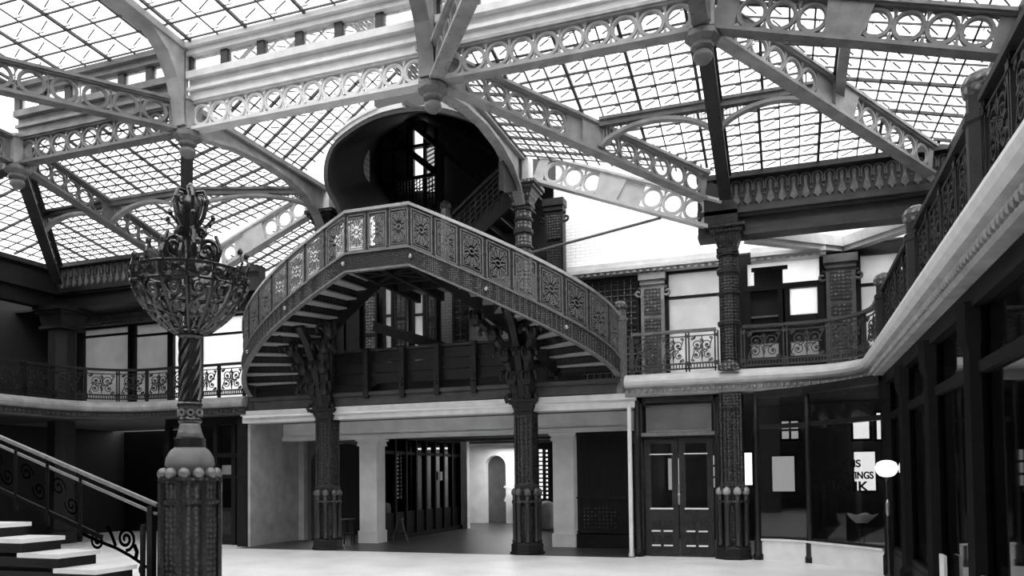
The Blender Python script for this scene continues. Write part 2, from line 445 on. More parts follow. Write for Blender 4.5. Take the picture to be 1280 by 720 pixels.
def skylight(poly, along, label, bar=.95, sub=3, cross=.34, group='glazed roof panels', name='skylight_panel', wires=True, thick=.045):
    """poly: 3D corners of a plane; along: direction of the main bars"""
    P = [V(p) for p in poly]; o = P[0]
    nrm = None
    for i in range(2, len(P)):
        nn = (P[1]-P[0]).cross(P[i]-P[0])
        if nn.length > 1e-3: nrm = nn.normalized(); break
    if nrm.z < 0: nrm = -nrm
    a = V(along); a = (a-nrm*a.dot(nrm)).normalized(); c = nrm.cross(a)
    q = [((p-o).dot(c), (p-o).dot(a)) for p in P]
    root = thing(name, label, 'skylight panel', group)
    to3 = lambda s, t, h=0: o+c*s+a*t+nrm*h
    g = MB(); g.slab(P, nrm, .012); g.build('glass', 'pane', root)
    s0, s1 = min(s for s, t in q), max(s for s, t in q); t0, t1 = min(t for s, t in q), max(t for s, t in q)
    mb, sb, cb, wr = MB(), MB(), MB(), MB()
    step = bar/sub; k = 0; s = s0+step*.5
    ss = []
    while s < s1:
        r = clip_line(q, (s, 0), (0, 1))
        if r:
            main = k % sub == 0
            (mb if main else sb).bar(to3(s, r[0], -.02), to3(s, r[1], -.02), thick if main else .02, .05 if main else .025, nrm)
        ss.append(s); s += step; k += 1
    t = t0+cross*.5; j = 0
    while t < t1:
        r = clip_line(q, (0, t), (1, 0))
        if r: cb.bar(to3(r[0], t, -.02), to3(r[1], t, -.02), .026, .026, nrm)
        if wires:
            for s in ss:
                r2 = clip_line(q, (s+step*.24, t+cross*.28), (.55, .5))
                if r2 and r2[0] < 0 and r2[1] > step*.9:
                    wr.bar(to3(s+step*.24, t+cross*.30, -.012), to3(s+step*.78, t+cross*.66, -.012), .018, .014, nrm)
                    wr.bar(to3(s, t+cross*.18, -.012), to3(s+step*.26, t+cross*.18, -.012), .014, .012, nrm)
        t += cross; j += 1
    al_ = MB()
    for q_ in (mb, sb, cb, wr):
        k0 = len(al_.v); al_.v += q_.v; al_.f += [tuple(i+k0 for i in f) for f in q_.f]
    al_.build('glazing_bars', 'bar', root)
    return root

def zP(y): return ZG+(ZP-ZG)*(y-YN)/(YC-YN)
fz = lambda pts: [V(p) for p in pts]
YP = 13.07
mixx = lambda xa, xb, y: xa+(xb-xa)*(y-YN)/(YC-YN)
skylight([(X2, YN, ZG), (X3, YN, ZG), (X3+(XR-X3)*.5, YP, zP(YP)), (X2+(X3-X2)*.5, YP, zP(YP))], (0, 1, -.2), 'upper right glass roof panel between the two pale hip girders', bar=.98, sub=3, cross=.30)
skylight([(X2+(X3-X2)*.5, YP, zP(YP)), (X3+(XR-X3)*.5, YP, zP(YP)), (XR, YC, ZP), (X3, YC, ZP)], (0, 1, -.2), 'lower right glass roof panel above the scalloped frieze', bar=.98, sub=3, cross=.30)
skylight([(X0, YN, ZG), (X1, YN, ZG), (X1+(X0-X1)*.5, YP, zP(YP)), (X0+(XL-X0)*.5, YP, zP(YP))], (0, 1, -.2), 'left upper glass roof panel behind the lamp standard finial', bar=.98, sub=3, cross=.21)
skylight([(X0+(XL-X0)*.5, YP, zP(YP)), (X1+(X0-X1)*.5, YP, zP(YP)), (X0, YC, ZP), (XL, YC, ZP)], (0, 1, -.2), 'left lower glass roof panel above the dark left frieze', bar=.98, sub=3, cross=.21)
skylight([(X2, YN, ZG), (X2, YC, ZG), (X3, YC, ZP)], (1, 0, -.22), 'small triangular glass roof panel above the white right-hand girder', bar=.62, sub=2, cross=.26)
skylight([(X1, YN, ZG), (X1, YC, ZG), (X0, YC, ZP)], (1, 0, .22), 'triangular glass roof panel at the left of the stair, with diagonal bars', bar=.62, sub=2, cross=.26)
ZR = 10.0
skylight([(X1, YN+.05, ZG), (X1, 14.33, ZG), (XM, 14.33, ZR), (XM, YN+.05, ZR)], (1, 0, .737), 'glazed gable slope left of the round drum opening', bar=.62, sub=2, cross=.26)
skylight([(X2, YN+.05, ZG), (X2, 14.33, ZG), (XM, 14.33, ZR), (XM, YN+.05, ZR)], (1, 0, -.737), 'glazed gable slope right of the round drum opening', bar=.62, sub=2, cross=.26)
zs = 7.28
skylight([(X3, YN, ZG), (XR, YN, zs), (XR, YC, ZP-.05)], (1, 0, -.25), 'triangular glass roof panel at the far upper right', bar=.98, sub=3, cross=.34)
skylight([(X0, YN, ZG), (XL, YN, zs), (XL, YC, ZP-.05)], (1, 0, .25), 'triangular glass roof panel at the far left in shadow', bar=.98, sub=3, cross=.34)
skylight([(X3, 0, ZG), (X3, YN, ZG), (XR, YN, zs), (XR, 0, zs)], (1, 0, -.25), 'glass roof slope above the right balcony, top right of the view', bar=.98, sub=3, cross=.34)
skylight([(X0, 0, ZG), (X0, YN, ZG), (XL, YN, zs), (XL, 0, zs)], (1, 0, .25), 'glass roof slope along the left wall', bar=.98, sub=3, cross=.34, wires=False)
skylight([(X1-.3, YC+.2, 8.0), (-13.5, YC+.2, 6.75), (-13.5, 16.95, 6.75), (X1-.3, 16.95, 8.0)], (1, 0, .338), 'low glass roof panel behind the white girder, left of the stair landing', bar=.62, sub=2, cross=.26)
# lantern roof, split at its rafters
xs = [X0, X1, X2, X3]
names = ['lantern glass panel at the upper left, over the left cross girder', 'lantern glass panel at the top centre left, over the clerestory', 'lantern glass panel at the top centre right']
for i in range(3):
    skylight([(xs[i], YN-.1, 9.18), (xs[i+1], YN-.1, 9.18), (xs[i+1], 0, 9.95), (xs[i], 0, 9.95)], (0, -1, .07), names[i], bar=1.15, sub=2, cross=.42, group='lantern roof panels')
for i, x in enumerate(xs):
    o = MB()
    o.bar((x, YN-.1, 9.1), (x, 0, 9.87), .34, .12); o.bar((x, YN-.1, 9.2), (x, 0, 9.97), .16, .12)
    o = o.build('lantern_rafter', 'cream' if i in (1, 2) else 'dark_paint_shade')
    tag(o, ['dark lantern rafter at the top left corner', 'broad pale lantern rafter rising from the left pendant', 'lantern rafter rising from the middle pendant', 'lantern rafter rising from the upper right pendant'][i], 'rafter', 'lantern rafters')

# curved corner posts of the lantern above nodes
for x, lb in ((X1, 'pale curved lantern post above the left pendant'), (X2, 'speckled lantern post above the middle pendant'), (X3, 'dark lantern post above the upper right pendant')):
    o = MB(); o.box(x-.13, x+.13, YN-.22, YN-.12, ZN+.05, 9.15)
    vs = []
    prof = [(YN-.2, 7.75), (YN-.26, 8.1), (YN-.38, 8.5), (YN-.6, 8.85), (YN-.95, 9.1), (YN-.2, 9.1)]
    n = len(prof)
    o.add([(x-.13, y, z) for y, z in prof]+[(x+.13, y, z) for y, z in prof], [tuple(range(n)), tuple(range(2*n-1, n-1, -1))]+[(i, i+n, (i+1) % n+n, (i+1) % n) for i in range(n)])
    tag(o.build('lantern_post', 'cream' if x == X1 else 'grey'), lb, 'post', 'lantern corner posts')

# clerestory strip above the ring girders
def clerestory(xa, xb, label, material, nwin):
    root = thing('clerestory', label, 'clerestory', 'clerestory strips of the lantern')
    y = YN-.06
    m = MB(); m.box(xa, xb, y-.03, y+.06, 8.25, 8.58); m.box(xa, xb, y-.10, y+.02, 8.36, 8.42); m.box(xa, xb, y-.14, y+.06, 8.56, 8.68); m.build('fascia', material, root)
    m = MB(); m.box(xa, xb, y-.12, y+.08, 8.98, 9.08); m.box(xa, xb, y-.2, y+.1, 9.08, 9.18); m.build('eave', material, root)
    for i in range(nwin+1):
        x = xa+(xb-xa)*i/nwin
        m = MB(); m.box(x-.07, x+.07, y-.06, y+.06, 8.66, 9.0); m.build('mullion', 'dark_paint_shade', root)
    for i in range(nwin):
        x = xa+(xb-xa)*(i+.08)/nwin; x2 = xa+(xb-xa)*(i+.92)/nwin
        m = MB(); m.box(x, x2, y, y+.01, 8.67, 8.99); m.build('pane', 'pane', root)
clerestory(X1+.12, X2-.12, 'clerestory of five small windows between the left and middle pendants', 'white', 6)
clerestory(X2+.12, X3-.12, 'clerestory strip between the middle and upper right pendants', 'white', 6)
clerestory(X0+.12, X1-.12, 'dark clerestory strip at the far left', 'grey', 6)
# solid roof edge behind the viewer closing the court
b = MB(); b.box(-18.2, 3.1, -2.2, .02, 9.2, 9.4); b.box(-18.2, X0, -2.2, .02, 7.2, 7.3); b.box(X3, 3.1, -2.2, .02, 7.2, 7.3); struct('ceiling', b, 'plaster_dim')

# purlins with shallow arches beneath
def purlin(pa, pb, label, material='grey', rise=.34, drop=.42):
    pa, pb = V(pa), V(pb); root = thing('arched_purlin', label, 'purlin', 'arched purlins across the roof slopes')
    m = MB(); m.bar(pa, pb, .14, .14); m.bar(pa+V((0, 0, .05)), pb+V((0, 0, .05)), .2, .05); m.build('beam', material, root)
    m = MB(); n = 16; prev = None
    for i in range(n+1):
        u = i/n; p = pa.lerp(pb, u)-V((0, 0, drop-(drop-.1)*(1-(2*u-1)**2)**.8))
        if prev is not None: m.bar(prev, p, .14, .06)
        prev = p
    m.build('arch', 'cream', root)
    m = MB()
    for i in range(1, 2*n):
        u = i/(2*n); p = pa.lerp(pb, u); q = p-V((0, 0, drop-(drop-.1)*(1-(2*u-1)**2)**.8)); m.bar(p, q, .014, .014, (0, 1, 0))
    m.build('spandrel_lattice', 'cream', root)
    return root
xa = X2+(X3-X2)*.5; xb = X3+(XR-X3)*.5; zq = zP(YP)-.1
purlin((xa+.1, YP, zq), (X3-.06, YP, zq), 'arched purlin between the white hip girder and the narrow rafter, right roof')
purlin((X3+.06, YP, zq), (xb-.1, YP, zq), 'arched purlin right of the narrow rafter, above the frieze')
xc = X1+(X0-X1)*.5; xd = X0+(XL-X0)*.5
purlin((X0+.06, YP, zq), (xc, YP, zq), 'arched purlin left of the lamp standard finial')
purlin((xd, YP, zq), (X0-.06, YP, zq), 'arched purlin at the far left edge, in shadow', 'dark_paint_shade')
purlin((xc, YP, zq), (X1-.1, YC-.3, ZG-.15), 'arched purlin right of the lamp standard finial')
purlin((.92, YN+.05, 7.72), (xb, YP, zq), 'short purlin between the two right rafters, upper right', 'dark_paint_shade', drop=.2)

# ------------------------------------------------------------------ entablature with scalloped frieze
def entablature(xa, xb, label, dark):
    root = thing('entablature', label, 'entablature', 'entablatures under the glass roof')
    y = YC+.1
    m = MB(); m.box(xa, xb, y, y+.3, 6.12, ZP-.02)
    m.box(xa, xb, y-.12, y, 6.12, 6.2); m.box(xa, xb, y-.05, y, 6.2, 6.34); m.box(xa, xb, y-.1, y, 6.48, 6.54); m.box(xa, xb, y-.16, y, 6.54, 6.62); m.box(xa, xb, y-.1, y, 6.62, 6.68)
    m.build('moulded_beam', 'beam_grey' if not dark else 'iron', root)
    m = MB(); m.box(xa, xb, y-.2, y+.1, ZP-.12, ZP-.02); m.build('wall_plate', 'dark_paint_shade', root)
    m = MB(); m.box(xa, xb, y-.03, y, 6.7, ZP-.12); m.build('frieze_field', 'dark_paint_shade', root)
    m = MB(); n = int(round((xb-xa)/.205)); w = (xb-xa)/n
    for i in range(n):
        x = xa+w*(i+.5)
        # a small round arch over a flaring leaf with a bead at its tip
        arc = [(x+w*.42*math.cos(a), y-.06, ZP-.24+w*.42*math.sin(a)) for a in [PI*k/8 for k in range(9)]]
        m.tube([(x+w*.42, y-.06, ZP-.36)]+arc+[(x-w*.42, y-.06, ZP-.36)], .014, 4)
        m.prism([(x-w*.16, ZP-.22), (x-w*.10, ZP-.38), (x-w*.34, ZP-.56), (x-w*.12, ZP-.60), (x, ZP-.66), (x+w*.12, ZP-.60), (x+w*.34, ZP-.56), (x+w*.10, ZP-.38), (x+w*.16, ZP-.22), (x, ZP-.17)], y-.055, y-.02)
        m.ball((x, y-.06, ZP-.63), .022, 6, 4); m.ball((x+w*.5, y-.05, ZP-.44), .018, 6, 4)
    m.build('scalloped_frieze', 'frieze', root)
entablature(X3-.55, XR+.25, 'dark scalloped frieze under the right glass roof, beside the door column', False)
entablature(XL-.3, -13.45, 'dark frieze at the left, behind the lamp standard bowl', True)
m = MB(); m.box(-13.43, -11.75, YC+.1, YC+.35, 6.1, 6.55); m.box(-13.43, -11.75, YC+.02, YC+.35, 6.55, 6.7); m.box(-13.43, -11.75, YC+.05, YC+.35, 6.1, 6.18)
tag(m.build('gallery_beam', 'beam_grey'), 'short grey moulded beam between the lamp bowl and the left stair flight', 'beam')
for x, lb, s in ((XR+.1, 'dark side beam along the right wall under the roof edge', 1), (XL-.1, 'dark side beam along the left wall under the roof edge', -1)):
    r_ = thing('side_beam', lb, 'beam', 'side beams under the roof edges')
    m = MB(); m.box(min(x, x+s*.3), max(x, x+s*.3), 0, YC, 6.12, 7.24); m.build('body', 'iron', r_)
    for za, zb_ in ((6.5, 6.62), (7.1, 7.22)):
        m = MB(); m.box(min(x-s*.12, x), max(x-s*.12, x), 0, YC, za, zb_); m.build('moulding', 'iron', r_)

# ------------------------------------------------------------------ iron columns
def cap(mb, z, h, w0, w1):
    """square flaring capital"""
    a, c = w0/2, w1/2
    for (za, zb, wa, wb) in ((z, z+h*.15, a*1.15, a*1.15), (z+h*.15, z+h*.7, a, c*.85), (z+h*.7, z+h*.84, c*.98, c*.98), (z+h*.84, z+h, c*1.1, c*1.1)):
        vs = [(-wa, -wa, za), (wa, -wa, za), (wa, wa, za), (-wa, wa, za), (-wb, -wb, zb), (wb, -wb, zb), (wb, wb, zb), (-wb, wb, zb)]
        mb.add(vs, [(3, 2, 1, 0), (4, 5, 6, 7), (0, 1, 5, 4), (1, 2, 6, 5), (2, 3, 7, 6), (3, 0, 4, 7)])

def ground_column(root, w=.36, cw=.25, htop=3.1, top='cap_pale'):
    m = MB(); m.lathe([(.36, 0), (.36, .04), (.33, .06), (.33, .2), (.29, .24)], n=8, rot=PI/8); m.build('base', 'iron', root)
    for k in range(8):
        a = 2*PI*k/8+PI/8; c = (cw*math.cos(a), cw*math.sin(a), 0)
        m = MB(); m.lathe([(.065, .24), (.07, .27), (.05, .3), (.05, 1.02), (.066, 1.04), (.066, 1.07), (.05, 1.09), (.05, 1.22)], c, 8)
        cl = m.build('colonette', 'iron_mid', root, True)
        m = MB(); m.lathe([(.05, 1.2), (.07, 1.22), (.076, 1.26), (.064, 1.31), (.03, 1.345), (.004, 1.355)], c, 10); bc = m.build('ball_cap', top, cl, True); bc['label'] = 'pale worn ball cap'
    m = MB(); m.lathe([(.2, .22), (.2, 1.36)], n=8, rot=PI/8); m.lathe([(.31, 1.06), (.31, 1.1)], n=8, rot=PI/8); m.build('core', 'relief', root)
    m = MB(); h = w/2
    m.box(-h, h, -h, h, 1.3, htop)
    for sx in (-1, 1):
        for sy in (-1, 1): m.lathe([(.035, 1.3), (.035, htop)], (sx*h, sy*h, 0), 6)
    m.box(-h-.03, h+.03, -h-.03, h+.03, 1.36, 1.42); m.box(-h-.02, h+.02, -h-.02, h+.02, htop-.3, htop-.25)
    m.build('shaft', 'relief', root)
    m = MB()
    for i in range(16):
        z = 1.5+(htop-1.85)*i/15
        for (dx, dy) in ((0, -1), (1, 0), (0, 1), (-1, 0)):
            for off in (-.09, 0, .09):
                x = dx*h+(off if dy else 0); y = dy*h+(off if dx else 0)
                m.ball((x, y, z), .03, 5, 3, 1.3)
    m.build('rosette_strip', 'iron_mid', root)

def upper_shaft(root, z0, z1, r, bands, mat_='relief', n=8):
    m = MB(); m.lathe([(r, z0), (r, z1)], n=n, rot=PI/8); m.build('upper_shaft', mat_, root)
    for z, hh in bands:
        m = MB(); m.lathe([(r*1.05, z-hh/2), (r*1.22, z-hh*.3), (r*1.22, z+hh*.3), (r*1.05, z+hh/2)], n=n, rot=PI/8); m.build('band', 'iron_mid', root)

def scroll(c, r, turns, a0, sgn=1, n=22, r_in=.12):
    pts = []
    for i in range(n+1):
        u = i/n; rr = r*(1-(1-r_in)*u); a = a0+sgn*turns*2*PI*u
        pts.append((c[0]+rr*math.cos(a), 0, c[1]+rr*math.sin(a)))
    return pts

# door column C3
c3 = thing('iron_column', 'ornate dark iron column right of the glazed double doors, rising to the roof', 'column', 'ornate iron columns', (X3, YC, 0))
ground_column(c3)
m = MB(); m.box(-.2, .2, -.04, .2, 3.1, 3.6); m.build('ledge_block', 'iron', c3)
m = MB()
m.lathe([(.001, 0), (.2, 0)], n=3) if False else None
fan = [(.19*math.cos(a), .19*math.sin(a)) for a in [PI*k/14 for k in range(15)]]
m.prism([(x, 3.52+z) for x, z in fan], -.36, -.24)
for k in range(1, 6): m.tube([(0, -.37, 3.53), (.16*math.cos(PI*k/6), -.37, 3.53+.16*math.sin(PI*k/6))], .012, 4)
m.build('shell_ornament', 'relief_light', c3)
upper_shaft(c3, 3.5, 5.85, .185, [(3.62, .1), (4.44, .1), (5.02, .06), (5.44, .12), (5.75, .06)])
m = MB(); cap(m, 5.78, .52, .34, .6); m.build('capital', 'relief', c3)
m = MB(); m.prism([(-.42, 6.3), (.2, 6.3), (.2, 6.7), (-.30, 7.25), (-.42, 7.25)], -.06, .3); m.build('corbel', 'dark_paint_shade', c3)

# stair columns C1, C2
for x, lb in ((X1, 'ornate iron column under the left end of the stair landing'), (X2, 'ornate iron column under the right stair flight, rising past the landing')):
    c = thing('iron_column', lb, 'column', 'ornate iron columns', (x, YC, 0))
    ground_column(c, w=.34, top='cap_grey')
    m = MB(); cap(m, 2.86, .3, .36, .56); m.box(-.17, .17, -.17, .17, 3.1, 3.6); m.build('capital', 'iron', c)
    upper_shaft(c, 3.6, 7.2, .17, [(4.5, .1), (6.18, .16), (6.35, .08), (6.68, .14), (6.93, .08), (7.15, .1)], 'relief_light' if x == X2 else 'relief')
    m = MB(); cap(m, 7.2, .46, .34, .66); m.build('upper_capital', 'relief_light' if x == X2 else 'relief', c)  # paler relief on the right column puts its light into the colour
    m = MB(); m.box(-.17, .17, -.17, .17, 7.66, ZG); m.box(-.2, .2, -.2, .2, 7.66, 7.74); m.build('post_block', 'white', c)
    # leafy iron brackets spreading to carry the stair
    for sx in (-1, 1):
        br = MB()
        pts = [(sx*.1, -.1, 3.15), (sx*.16, -.3, 3.6), (sx*.24, -.5, 4.05), (sx*.42, -.72, 4.45), (sx*.7, -.95, 4.75)]
        br.tube(pts, .10, 7, taper=(1.3, 1.0))
        for q_, (px, py, pz) in enumerate(pts):
            br.ball((px, py-.05, pz), .15, 8, 5, 1.2)
            
            for kk in range(4):
                dx_ = (kk-1.5)*.09; br.tube([(px+dx_, py-.08, pz+.12), (px+dx_*1.5, py-.16, pz+.09), (px+dx_*1.7, py-.19, pz+.02), (px+dx_*1.6, py-.15, pz-.05)], .05, 6, taper=(1, .7))
        br.build('leaf_bracket', 'iron', c)
    br = MB()
    br.tube([(0, -.15, 3.1), (0, -.30, 3.5), (0, -.5, 4.1), (0, -.8, 4.6), (0, -1.1, 4.9)], .12, 6)
    br.build('strut', 'iron', c)

# shadowed wall column at the far left corner and right side columns
for (x, y, lb) in ((XL+.1, YC, 'plain dark corner column at the far left of the balcony'), (XR+.1, YC, 'dark corner column behind the right balcony curve')):
    c = thing('corner_column', lb, 'column', 'plain corner columns', (x, y, 0))
    m = MB(); m.lathe([(.42, 0), (.42, .3), (.34, .36), (.34, 6.12)], n=8, rot=PI/8); m.build('shaft', 'iron', c)
    m = MB(); cap(m, 5.55, .56, .66, .9); m.build('capital', 'iron', c)

# ------------------------------------------------------------------ drum opening, gable trim and dark interior
arch = [(-9.30, 7.45), (-9.42, 7.78), (-9.66, 8.2), (-9.71, 8.62), (-9.62, 8.98), (-9.41, 9.22), (-8.83, 9.5), (-8.18, 9.63), (-7.33, 9.59), (-6.57, 9.36), (-5.83, 8.93), (-5.3, 8.24), (-5.22, 7.6)]
def smooth_curve(pts, k=6):
    out = []
    n = len(pts)
    for i in range(n-1):
        p0, p1, p2, p3 = [V(pts[max(0, min(n-1, i+j))]) for j in (-1, 0, 1, 2)]
        for s in range(k):
            t = s/k
            out.append(.5*((2*p1)+(p2-p0)*t+(2*p0-5*p1+4*p2-p3)*t*t+(3*p1-p0-3*p2+p3)*t**3))
    out.append(V(pts[-1])); return out
YD = 14.3
Q = YD/15.27
AC = [V((max(-9.6, min(-5.2, p.x*Q)), 1.6+(p.y-1.6)*Q)) for p in smooth_curve(arch)]
drum = thing('stair_drum', 'dark round-arched stair drum piercing the glass roof behind the landing', 'stair drum')
def band(mb, curve, y0, y1, off0, off1, grow=0.):
    n = len(curve); vs = []; fs = []
    def gr(p): return V((-7.2+(p.x+7.2)*(1+(.7 if p.x < -7.2 else .22)*grow), 1.6+(p.y-1.6)*(1+.34*grow)))
    for i, p in enumerate(curve):
        d = p-V((-7.05, 7.9)); d.normalize()
        a, c = p+d*off0, p+d*off1; a2, c2 = gr(p)+d*off0, gr(p)+d*off1
        if not grow: a2, c2 = a, c
        vs += [(a.x, y0, a.y), (c.x, y0, c.y), (c2.x, y1, c2.y), (a2.x, y1, a2.y)]
    for i in range(n-1):
        k = i*4
        for j in range(4): fs.append((k+j, k+4+j, k+4+(j+1) % 4, k+(j+1) % 4))
    mb.add(vs, fs)
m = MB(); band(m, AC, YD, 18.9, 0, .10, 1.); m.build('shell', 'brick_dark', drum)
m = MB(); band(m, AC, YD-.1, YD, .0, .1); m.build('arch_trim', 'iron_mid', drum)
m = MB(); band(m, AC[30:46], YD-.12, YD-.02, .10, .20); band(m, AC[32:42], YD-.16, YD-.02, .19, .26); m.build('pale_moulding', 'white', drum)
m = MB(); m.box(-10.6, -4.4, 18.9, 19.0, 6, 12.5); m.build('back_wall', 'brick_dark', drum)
# tall stair window inside the drum
win = thing('stair_window', 'tall leaded stair window inside the dark drum', 'window')
wy = 18.6
m = MB()
for x in (-10.3, -9.85, -9.42, -9.29, -8.93, -8.60): m.box(x-.035, x+.035, wy, wy+.1, 8.6, 11.3)
for z in (8.7, 10.47, 11.25): m.box(-10.3, -8.6, wy-.02, wy+.1, z-.04, z+.04)
m.build('frame', 'iron', win)
m = MB()
for xa, xb_ in ((-10.3, -9.85), (-9.85, -9.42)):
    for k in range(28):
        z = 8.3+k*.13
        for dz in (1, -1):
            za, zb = z, z+dz*(xb_-xa)
            if 8.6 < za < 11.2 and 8.6 < zb < 11.2: m.bar((xa, wy+.06, za), (xb_, wy+.06, zb), .02, .02)
m.build('lattice', 'relief_light', win)
m = MB(); m.box(-10.3, -9.42, wy+.12, wy+.14, 8.6, 11.2); m.build('dim_pane', 'plaster_dim', win)
m = MB(); m.box(-9.25, -8.97, wy+.10, wy+.12, 9.3, 10.44); m.box(-9.25, -8.97, wy+.10, wy+.12, 10.5, 10.95); m.build('clear_pane', 'daylit', win)
m = MB(); m.box(-8.89, -8.64, wy+.10, wy+.12, 9.2, 10.42); m.build('patterned_pane', 'daylit_dim', win)
m = MB()
for i in range(11): m.bar((-8.9, wy+.08, 9.2+i*.12), (-8.63, wy+.08, 9.3+i*.12), .02, .03)
for i in range(9):
    m.bar((-9.26, wy+.08, 9.25+i*.1), (-8.96, wy+.08, 9.4+i*.1), .014, .02) if i < 4 else None
m.build('pane_tracery', 'iron', win)
# upper flight inside the drum and its newel
fl = thing('upper_stair_flight', 'dark stair flight climbing to the right inside the drum', 'stair flight')
m = MB(); m.bar((-7.05, 16.3, 6.75), (-5.1, 16.3, 8.35), .06, .34); m.build('string_board', 'iron', fl)
for i in range(7):
    m = MB(); x = -6.95+i*.24; z = 6.80+i*.197; m.box(x, x+.3, 16.3, 17.4, z, z+.04); m.build('tread', 'iron_mid', fl)
m = MB()
for i in range(13):
    x = -6.95+i*.14; z = 6.95+i*.115
    m.bar((x, 16.26, z), (x, 16.26, z+.62), .02, .02)
for j in range(5): m.bar((-7.05, 16.26, 6.98+j*.13), (-5.1, 16.26, 8.58+j*.13), .03, .02)
m.build('lattice_balustrade', 'iron_mid', fl)
m = MB(); m.bar((-7.1, 16.26, 7.62), (-5.1, 16.26, 9.2), .07, .05); m.build('handrail', 'iron_mid', fl)
m = MB(); m.bar((-10.25, 18.3, 11.1), (-8.4, 18.3, 9.5), .3, .16); m.bar((-9.36, 18.3, 11.15), (-7.3, 18.3, 9.2), .4, .14); m.bar((-9.0, 18.0, 11.2), (-6.0, 18.0, 9.2), .8, .1); m.build('soffit', 'iron', fl)
def newel(name, label, x, y, z0, z1, r=.1, group=None, material='iron_mid', capm='relief_light'):
    root = thing(name, label, 'newel post', group, (x, y, 0))
    m = MB(); m.lathe([(r*1.25, z0), (r*1.25, z0+.12), (r, z0+.16), (r, z1-.42), (r*1.2, z1-.40), (r*1.2, z1-.34), (r*.95, z1-.32), (r*.95, z1-.18)], n=8, rot=PI/8); m.build('shaft', material, root)
    m = MB(); m.lathe([(r*.9, z1-.2), (r*1.15, z1-.17), (r*1.2, z1-.1), (r*.95, z1-.04), (r*.5, z1-.005), (.005, z1)], n=10); m.build('cap', capm, root, True)
    return root
newel('stair_newel', 'round-topped newel post behind the stair landing, inside the drum', -7.27, 16.25, 6.0, 7.95, .11, 'stair newel posts', 'iron_rail')
newel('stair_newel', 'pale round-topped newel post at the foot of the right stair flight', -3.05, YC, 3.2, 5.06, .12, 'stair newel posts', 'iron_rail')
newel('stair_newel', 'dark newel post at the foot of the left stair flight', -11.83, YC, 3.2, 5.06, .12, 'stair newel posts')

# landing balustrade deep inside the drum
m = MB(); m.bar((-10.1, 18.3, 9.47), (-8.3, 18.3, 9.50), .06, .08)
for i in range(20): m.bar((-10.0+i*.09, 18.3, 8.5), (-10.0+i*.09, 18.3, 9.45), .02, .025)
for i in range(5): m.bar((-10.1, 18.3, 8.55+i*.16), (-8.3, 18.3, 8.55+i*.16), .02, .03)
m.box(-8.4, -8.24, 18.22, 18.38, 7.5, 10.3)
tag(m.build('drum_balustrade', 'iron_mid'), 'dim horizontal balustrade across the inside of the drum', 'balustrade')

# ------------------------------------------------------------------ the oriel stair
HW = .70; EA = (X2-X1)/2+1.98-HW; EB = 1.92
EA = 3.66
def ell(t, side, off=0.):
    """t 0 at the newel, 1 at the landing; off inward"""
    th = t*PI/2; a, bb = EA-off, EB-off
    return V((XM+side*(HW+math.cos(th)*a), YC-math.sin(th)*bb, 0))
NT = 200
def arclen(side=1):
    s = [0.]; p = ell(0, side)
    for i in range(1, NT+1):
        q = ell(i/NT, side); s.append(s[-1]+(q-p).length); p = q
    return s
SL = arclen(); STOT = SL[-1]
def t_of_s(s):
    s = max(0, min(STOT, s))
    for i in range(NT):
        if SL[i+1] >= s:
            d = SL[i+1]-SL[i]; return (i+(s-SL[i])/d)/NT
    return 1.
RAIL0, SLOPE = 4.67, .49
ZL = RAIL0+SLOPE*STOT          # handrail height on the landing
def stair_pt(s, side):
    """s from 0 at newel to STOT at landing corner; returns point on the outer line + outward normal + rail z"""
    t = t_of_s(s); p = ell(t, side)
    q = ell(min(1, t+.004), side)-ell(max(0, t-.004), side); q.normalize()
    n = V((q.y, -q.x, 0)); c = V((XM+side*HW, YC, 0))
    if n.dot(p-c) < 0: n = -n
    return p, n, RAIL0+SLOPE*s

